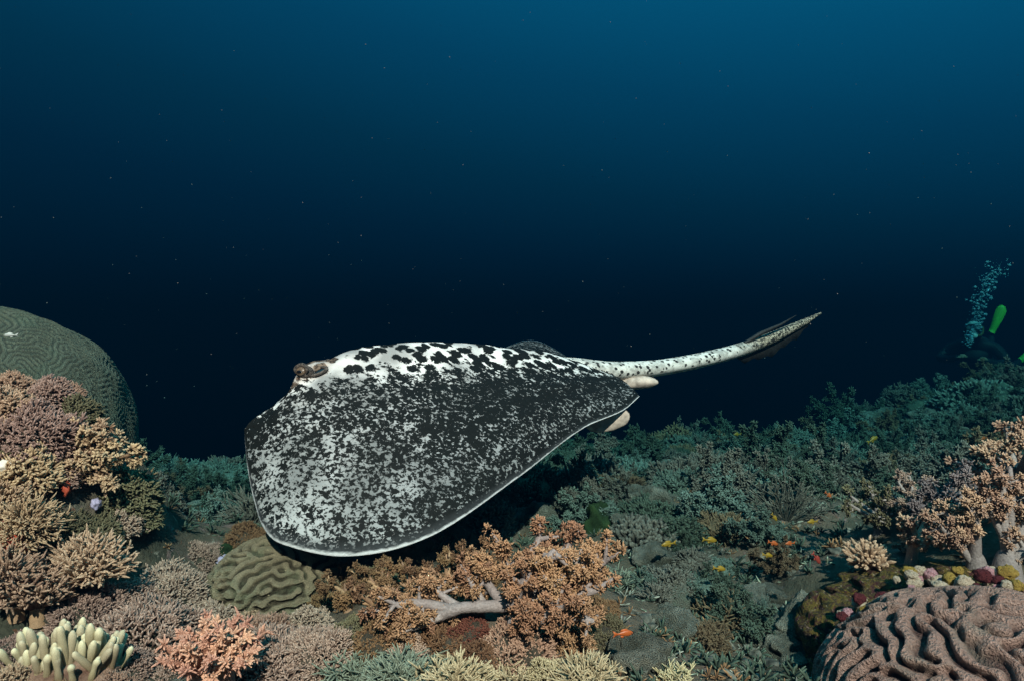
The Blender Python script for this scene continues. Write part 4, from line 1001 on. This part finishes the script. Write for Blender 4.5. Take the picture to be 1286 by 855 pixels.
# ------------------------------------------------------------------ diver with bubbles
def skin_body(name, joints, edges, mat, parent, root_i=0, sub=2):
    me = bpy.data.meshes.new(name); me.from_pydata([j[0] for j in joints], edges, []); me.update()
    o = link(name, me, parent); md = o.modifiers.new("skin", 'SKIN')
    for v, j in zip(me.skin_vertices[0].data, joints): v.radius = (j[1], j[1] if len(j) < 3 else j[2]); v.use_root = False
    me.skin_vertices[0].data[root_i].use_root = True
    sb_ = o.modifiers.new("sub", 'SUBSURF'); sb_.levels = sub; sb_.render_levels = sub
    me.materials.append(mat)
    return o
DD = 8.2
dv = link("person", None, loc=P(1222, 452, DD), rot=(0, 0, -.594)); tag(dv, "scuba diver in dark wetsuit with green fins, blowing bubbles above the skyline", "person")
suit = plain("dark_wetsuit", (.012, .014, .018), .6, .3, .3, 10); skin = plain("diver_skin", (.35, .22, .15), .5, .3, .1, 20)
fing = plain("green_fin_rubber", (.30, .80, .08), .45, .4, .15, 10); tankm = plain("pale_tank_paint", (.62, .72, .72), .4, .5, .1, 10); glass = plain("mask_glass", (.10, .16, .18), .1, .8, 0, 10); vest = plain("vest_cloth", (.02, .025, .03), .7, .2, .3, 20); yel = plain("yellow_hose", (.10, .10, .03), .5, .3, .1, 20)
# pose: hanging prone, head toward the camera, knees bent, fins up behind
J = [((0, .35, -.02), .16, .11), ((0, .10, .05), .17, .12), ((0, -.16, .16), .18, .12), ((0, -.28, .24), .07), ((0, -.38, .33), .105, .12), ((0, -.41, .42), .09),
     ((-.21, -.18, .17), .075), ((-.34, -.30, .02), .055), ((-.20, -.52, .02), .045), ((-.13, -.60, .05), .04),
     ((.21, -.18, .17), .075), ((.33, -.28, -.02), .055), ((.18, -.50, -.03), .045), ((.11, -.58, .02), .04),
     ((-.02, .42, -.06), .10), ((.12, .78, -.04), .075), ((.19, 1.02, .22), .05), ((.20, 1.06, .30), .04),
     ((.15, .40, -.06), .10), ((.32, .72, -.16), .075), ((.47, .98, -.06), .05), ((.50, 1.04, -.02), .04)]
E = [(0, 1), (1, 2), (2, 3), (3, 4), (4, 5), (2, 6), (6, 7), (7, 8), (8, 9), (2, 10), (10, 11), (11, 12), (12, 13), (0, 14), (14, 15), (15, 16), (16, 17), (0, 18), (18, 19), (19, 20), (20, 21)]
skin_body("body", J, E, suit, dv)
def sub(name, mb, mat, parent=dv): return link(name, mb.mesh(name, mat), parent)
dd, qq = lathe_grid(20, 14)
sub("tank", MB().add(*tubes(np.array([[[0, .50, .24], [0, .46, .25], [0, .1, .32], [0, -.14, .38], [0, -.18, .40], [0, -.24, .42]]]), np.array([[.05, .088, .09, .088, .06, .02]]), 18)), tankm)
sub("vest", MB().add((dd*np.array([.22, .27, .15])) @ np.array([[1, 0, 0], [0, .94, -.34], [0, .34, .94]]).T+np.array([0, -.02, .13]), qq, 0), vest)
mk = sub("mask", MB().add(dd*np.array([.085, .05, .05])+np.array([0, -.475, .37]), qq, 0), vest)
for s in (-1, 1): sub("lens", MB().add(dd*np.array([.032, .012, .026])+np.array([s*.038, -.522, .372]), qq, 0), glass, mk)
sub("regulator", MB().add(dd*np.array([.045, .05, .035])+np.array([0, -.50, .285]), qq, 0), tankm)
sub("hose", MB().add(*tubes(spline(np.array([(0, .05, -.20, .40), (1, .09, -.30, .38), (2, .085, -.42, .31), (3, .04, -.50, .285)]), 16)[None], np.full((1, 16), .013), 7)), yel)
for c in ((-.10, -.64, .06), (.09, -.62, .03)):
    h = sub("hand", MB().add(dd*np.array([.04, .055, .025])+np.array(c), qq, 0), skin)
    for k in range(5):
        a = (k-2)*.35; sub("finger", MB().add(*tubes((np.array(c)+np.linspace(.02, .10-.012*abs(k-1.5), 4)[:, None]*np.array([math.sin(a), -math.cos(a), -.15]))[None], np.array([[.011, .011, .010, .004]]), 6)), skin, h)
def flipper(a, b, wv):
    a = np.array(a); b = np.array(b); wv = nrm(np.array(wv, float)); s = np.linspace(0, 1, 10); w = np.interp(s, [0, .2, .7, .92, 1], [.035, .04, .062, .055, .02]); th = np.interp(s, [0, .3, 1], [.04, .02, .008])
    n_ = nrm(np.cross(b-a, wv)); V = []
    for k in range(10):
        c = a+(b-a)*s[k]+n_*.05*s[k]**2
        V += [c+wv*w[k]+n_*th[k]*.4, c+n_*th[k], c-wv*w[k]+n_*th[k]*.4, c-wv*w[k]-n_*th[k]*.4, c-n_*th[k], c+wv*w[k]-n_*th[k]*.4]
    i = (np.arange(9)*6)[:, None]; j = np.arange(6)[None]; j2 = (j+1) % 6
    sub("fin", MB().add(np.array(V), [np.stack([i+j, i+j2, i+6+j2, i+6+j], -1).reshape(-1, 4), np.arange(6)[None], np.arange(54, 60)[None]], 0), fing)
flipper((.20, 1.08, .34), (.33, 1.04, .68), (.8, .1, -.45)); flipper((.50, 1.04, -.02), (.70, 1.1, .16), (.5, .1, -.8))
# bubble column
rng = np.random.default_rng(9); mbb = MB(); d8, q8 = lathe_grid(8, 6)
bub = bpy.data.materials.new("bubble_skin"); bub.use_nodes = True; bb = bub.node_tree.nodes["Principled BSDF"]; bb.inputs["Base Color"].default_value = (.42, .66, .76, 1); bb.inputs["Roughness"].default_value = .08; bb.inputs["Specular IOR Level"].default_value = 1.0
bb.inputs["Transmission Weight"].default_value = .35; bb.inputs["IOR"].default_value = 1.2
path = spline(np.array([(0, 1214, 432), (.3, 1224, 410), (.6, 1232, 375), (.8, 1240, 352), (1, 1257, 334)]), np.sort(rng.uniform(0, 1, 520)))
for k, (x, y) in enumerate(path):
    w = 3+5*(k/520); c = P(x+rng.normal()*w, y+rng.normal()*w*.7, DD-.5+rng.normal()*.12); mbb.add(d8*(.003+.019*rng.uniform()**2.5)*np.array([1, 1, .75])+c, q8, 0)
o = link("bubbles", mbb.mesh("bubbles", bub), kind="stuff"); tag(o, "silvery column of air bubbles rising from the diver", "bubbles")
# drifting specks
mbs = MB(); d6, q6 = lathe_grid(6, 4)
for k in range(300):
    d = rng.uniform(.8, 3.5); c = P(rng.uniform(-20, 1306), rng.uniform(-20, 500), d)
    if c[2] > .95: continue
    mbs.add(d6*(.0003+.0007*rng.uniform()**3)*d+c, q6, 0)
o = link("drifting_specks", mbs.mesh("specks", plain("plankton", (.13, .14, .14), .8, .1, .2, 50)), kind="stuff"); tag(o, "tiny pale specks drifting in the open water", "plankton")

# ------------------------------------------------------------------ the water itself
hz = MB(); x0, x1, y0, y1, z0, z1 = -20.0, 20.0, -3.0, 22.0, -7.0, .98
hz.add([(x, y, z) for z in (z0, z1) for y in (y0, y1) for x in (x0, x1)], [np.array([(0, 2, 3, 1), (4, 5, 7, 6), (0, 1, 5, 4), (2, 6, 7, 3), (0, 4, 6, 2), (1, 3, 7, 5)])])
hm = bpy.data.materials.new("sea_water"); hm.use_nodes = True; nt = hm.node_tree
for n in list(nt.nodes):
    if n.type != 'OUTPUT_MATERIAL': nt.nodes.remove(n)
pv = nt.nodes.new("ShaderNodeVolumePrincipled"); out = [n for n in nt.nodes if n.type == 'OUTPUT_MATERIAL'][0]
DENS = .62
pv.inputs["Density"].default_value = DENS
pv.inputs["Color"].default_value = (.0008, .0132, .0268, 1)
# Cycles: absorption = density * (1-colour) * (1-sqrt(absorption colour))
def ac(sig): return (1-min(1, sig/DENS/.985))**2
pv.inputs["Absorption Color"].default_value = (ac(.46), ac(.205), ac(.19), 1)
pv.inputs["Anisotropy"].default_value = .6
nt.links.new(pv.outputs[0], out.inputs["Volume"])
hz_o = link("haze", hz.mesh("haze", hm, flat=True), kind="stuff"); tag(hz_o, "blue green sea water filling the whole scene", "water")
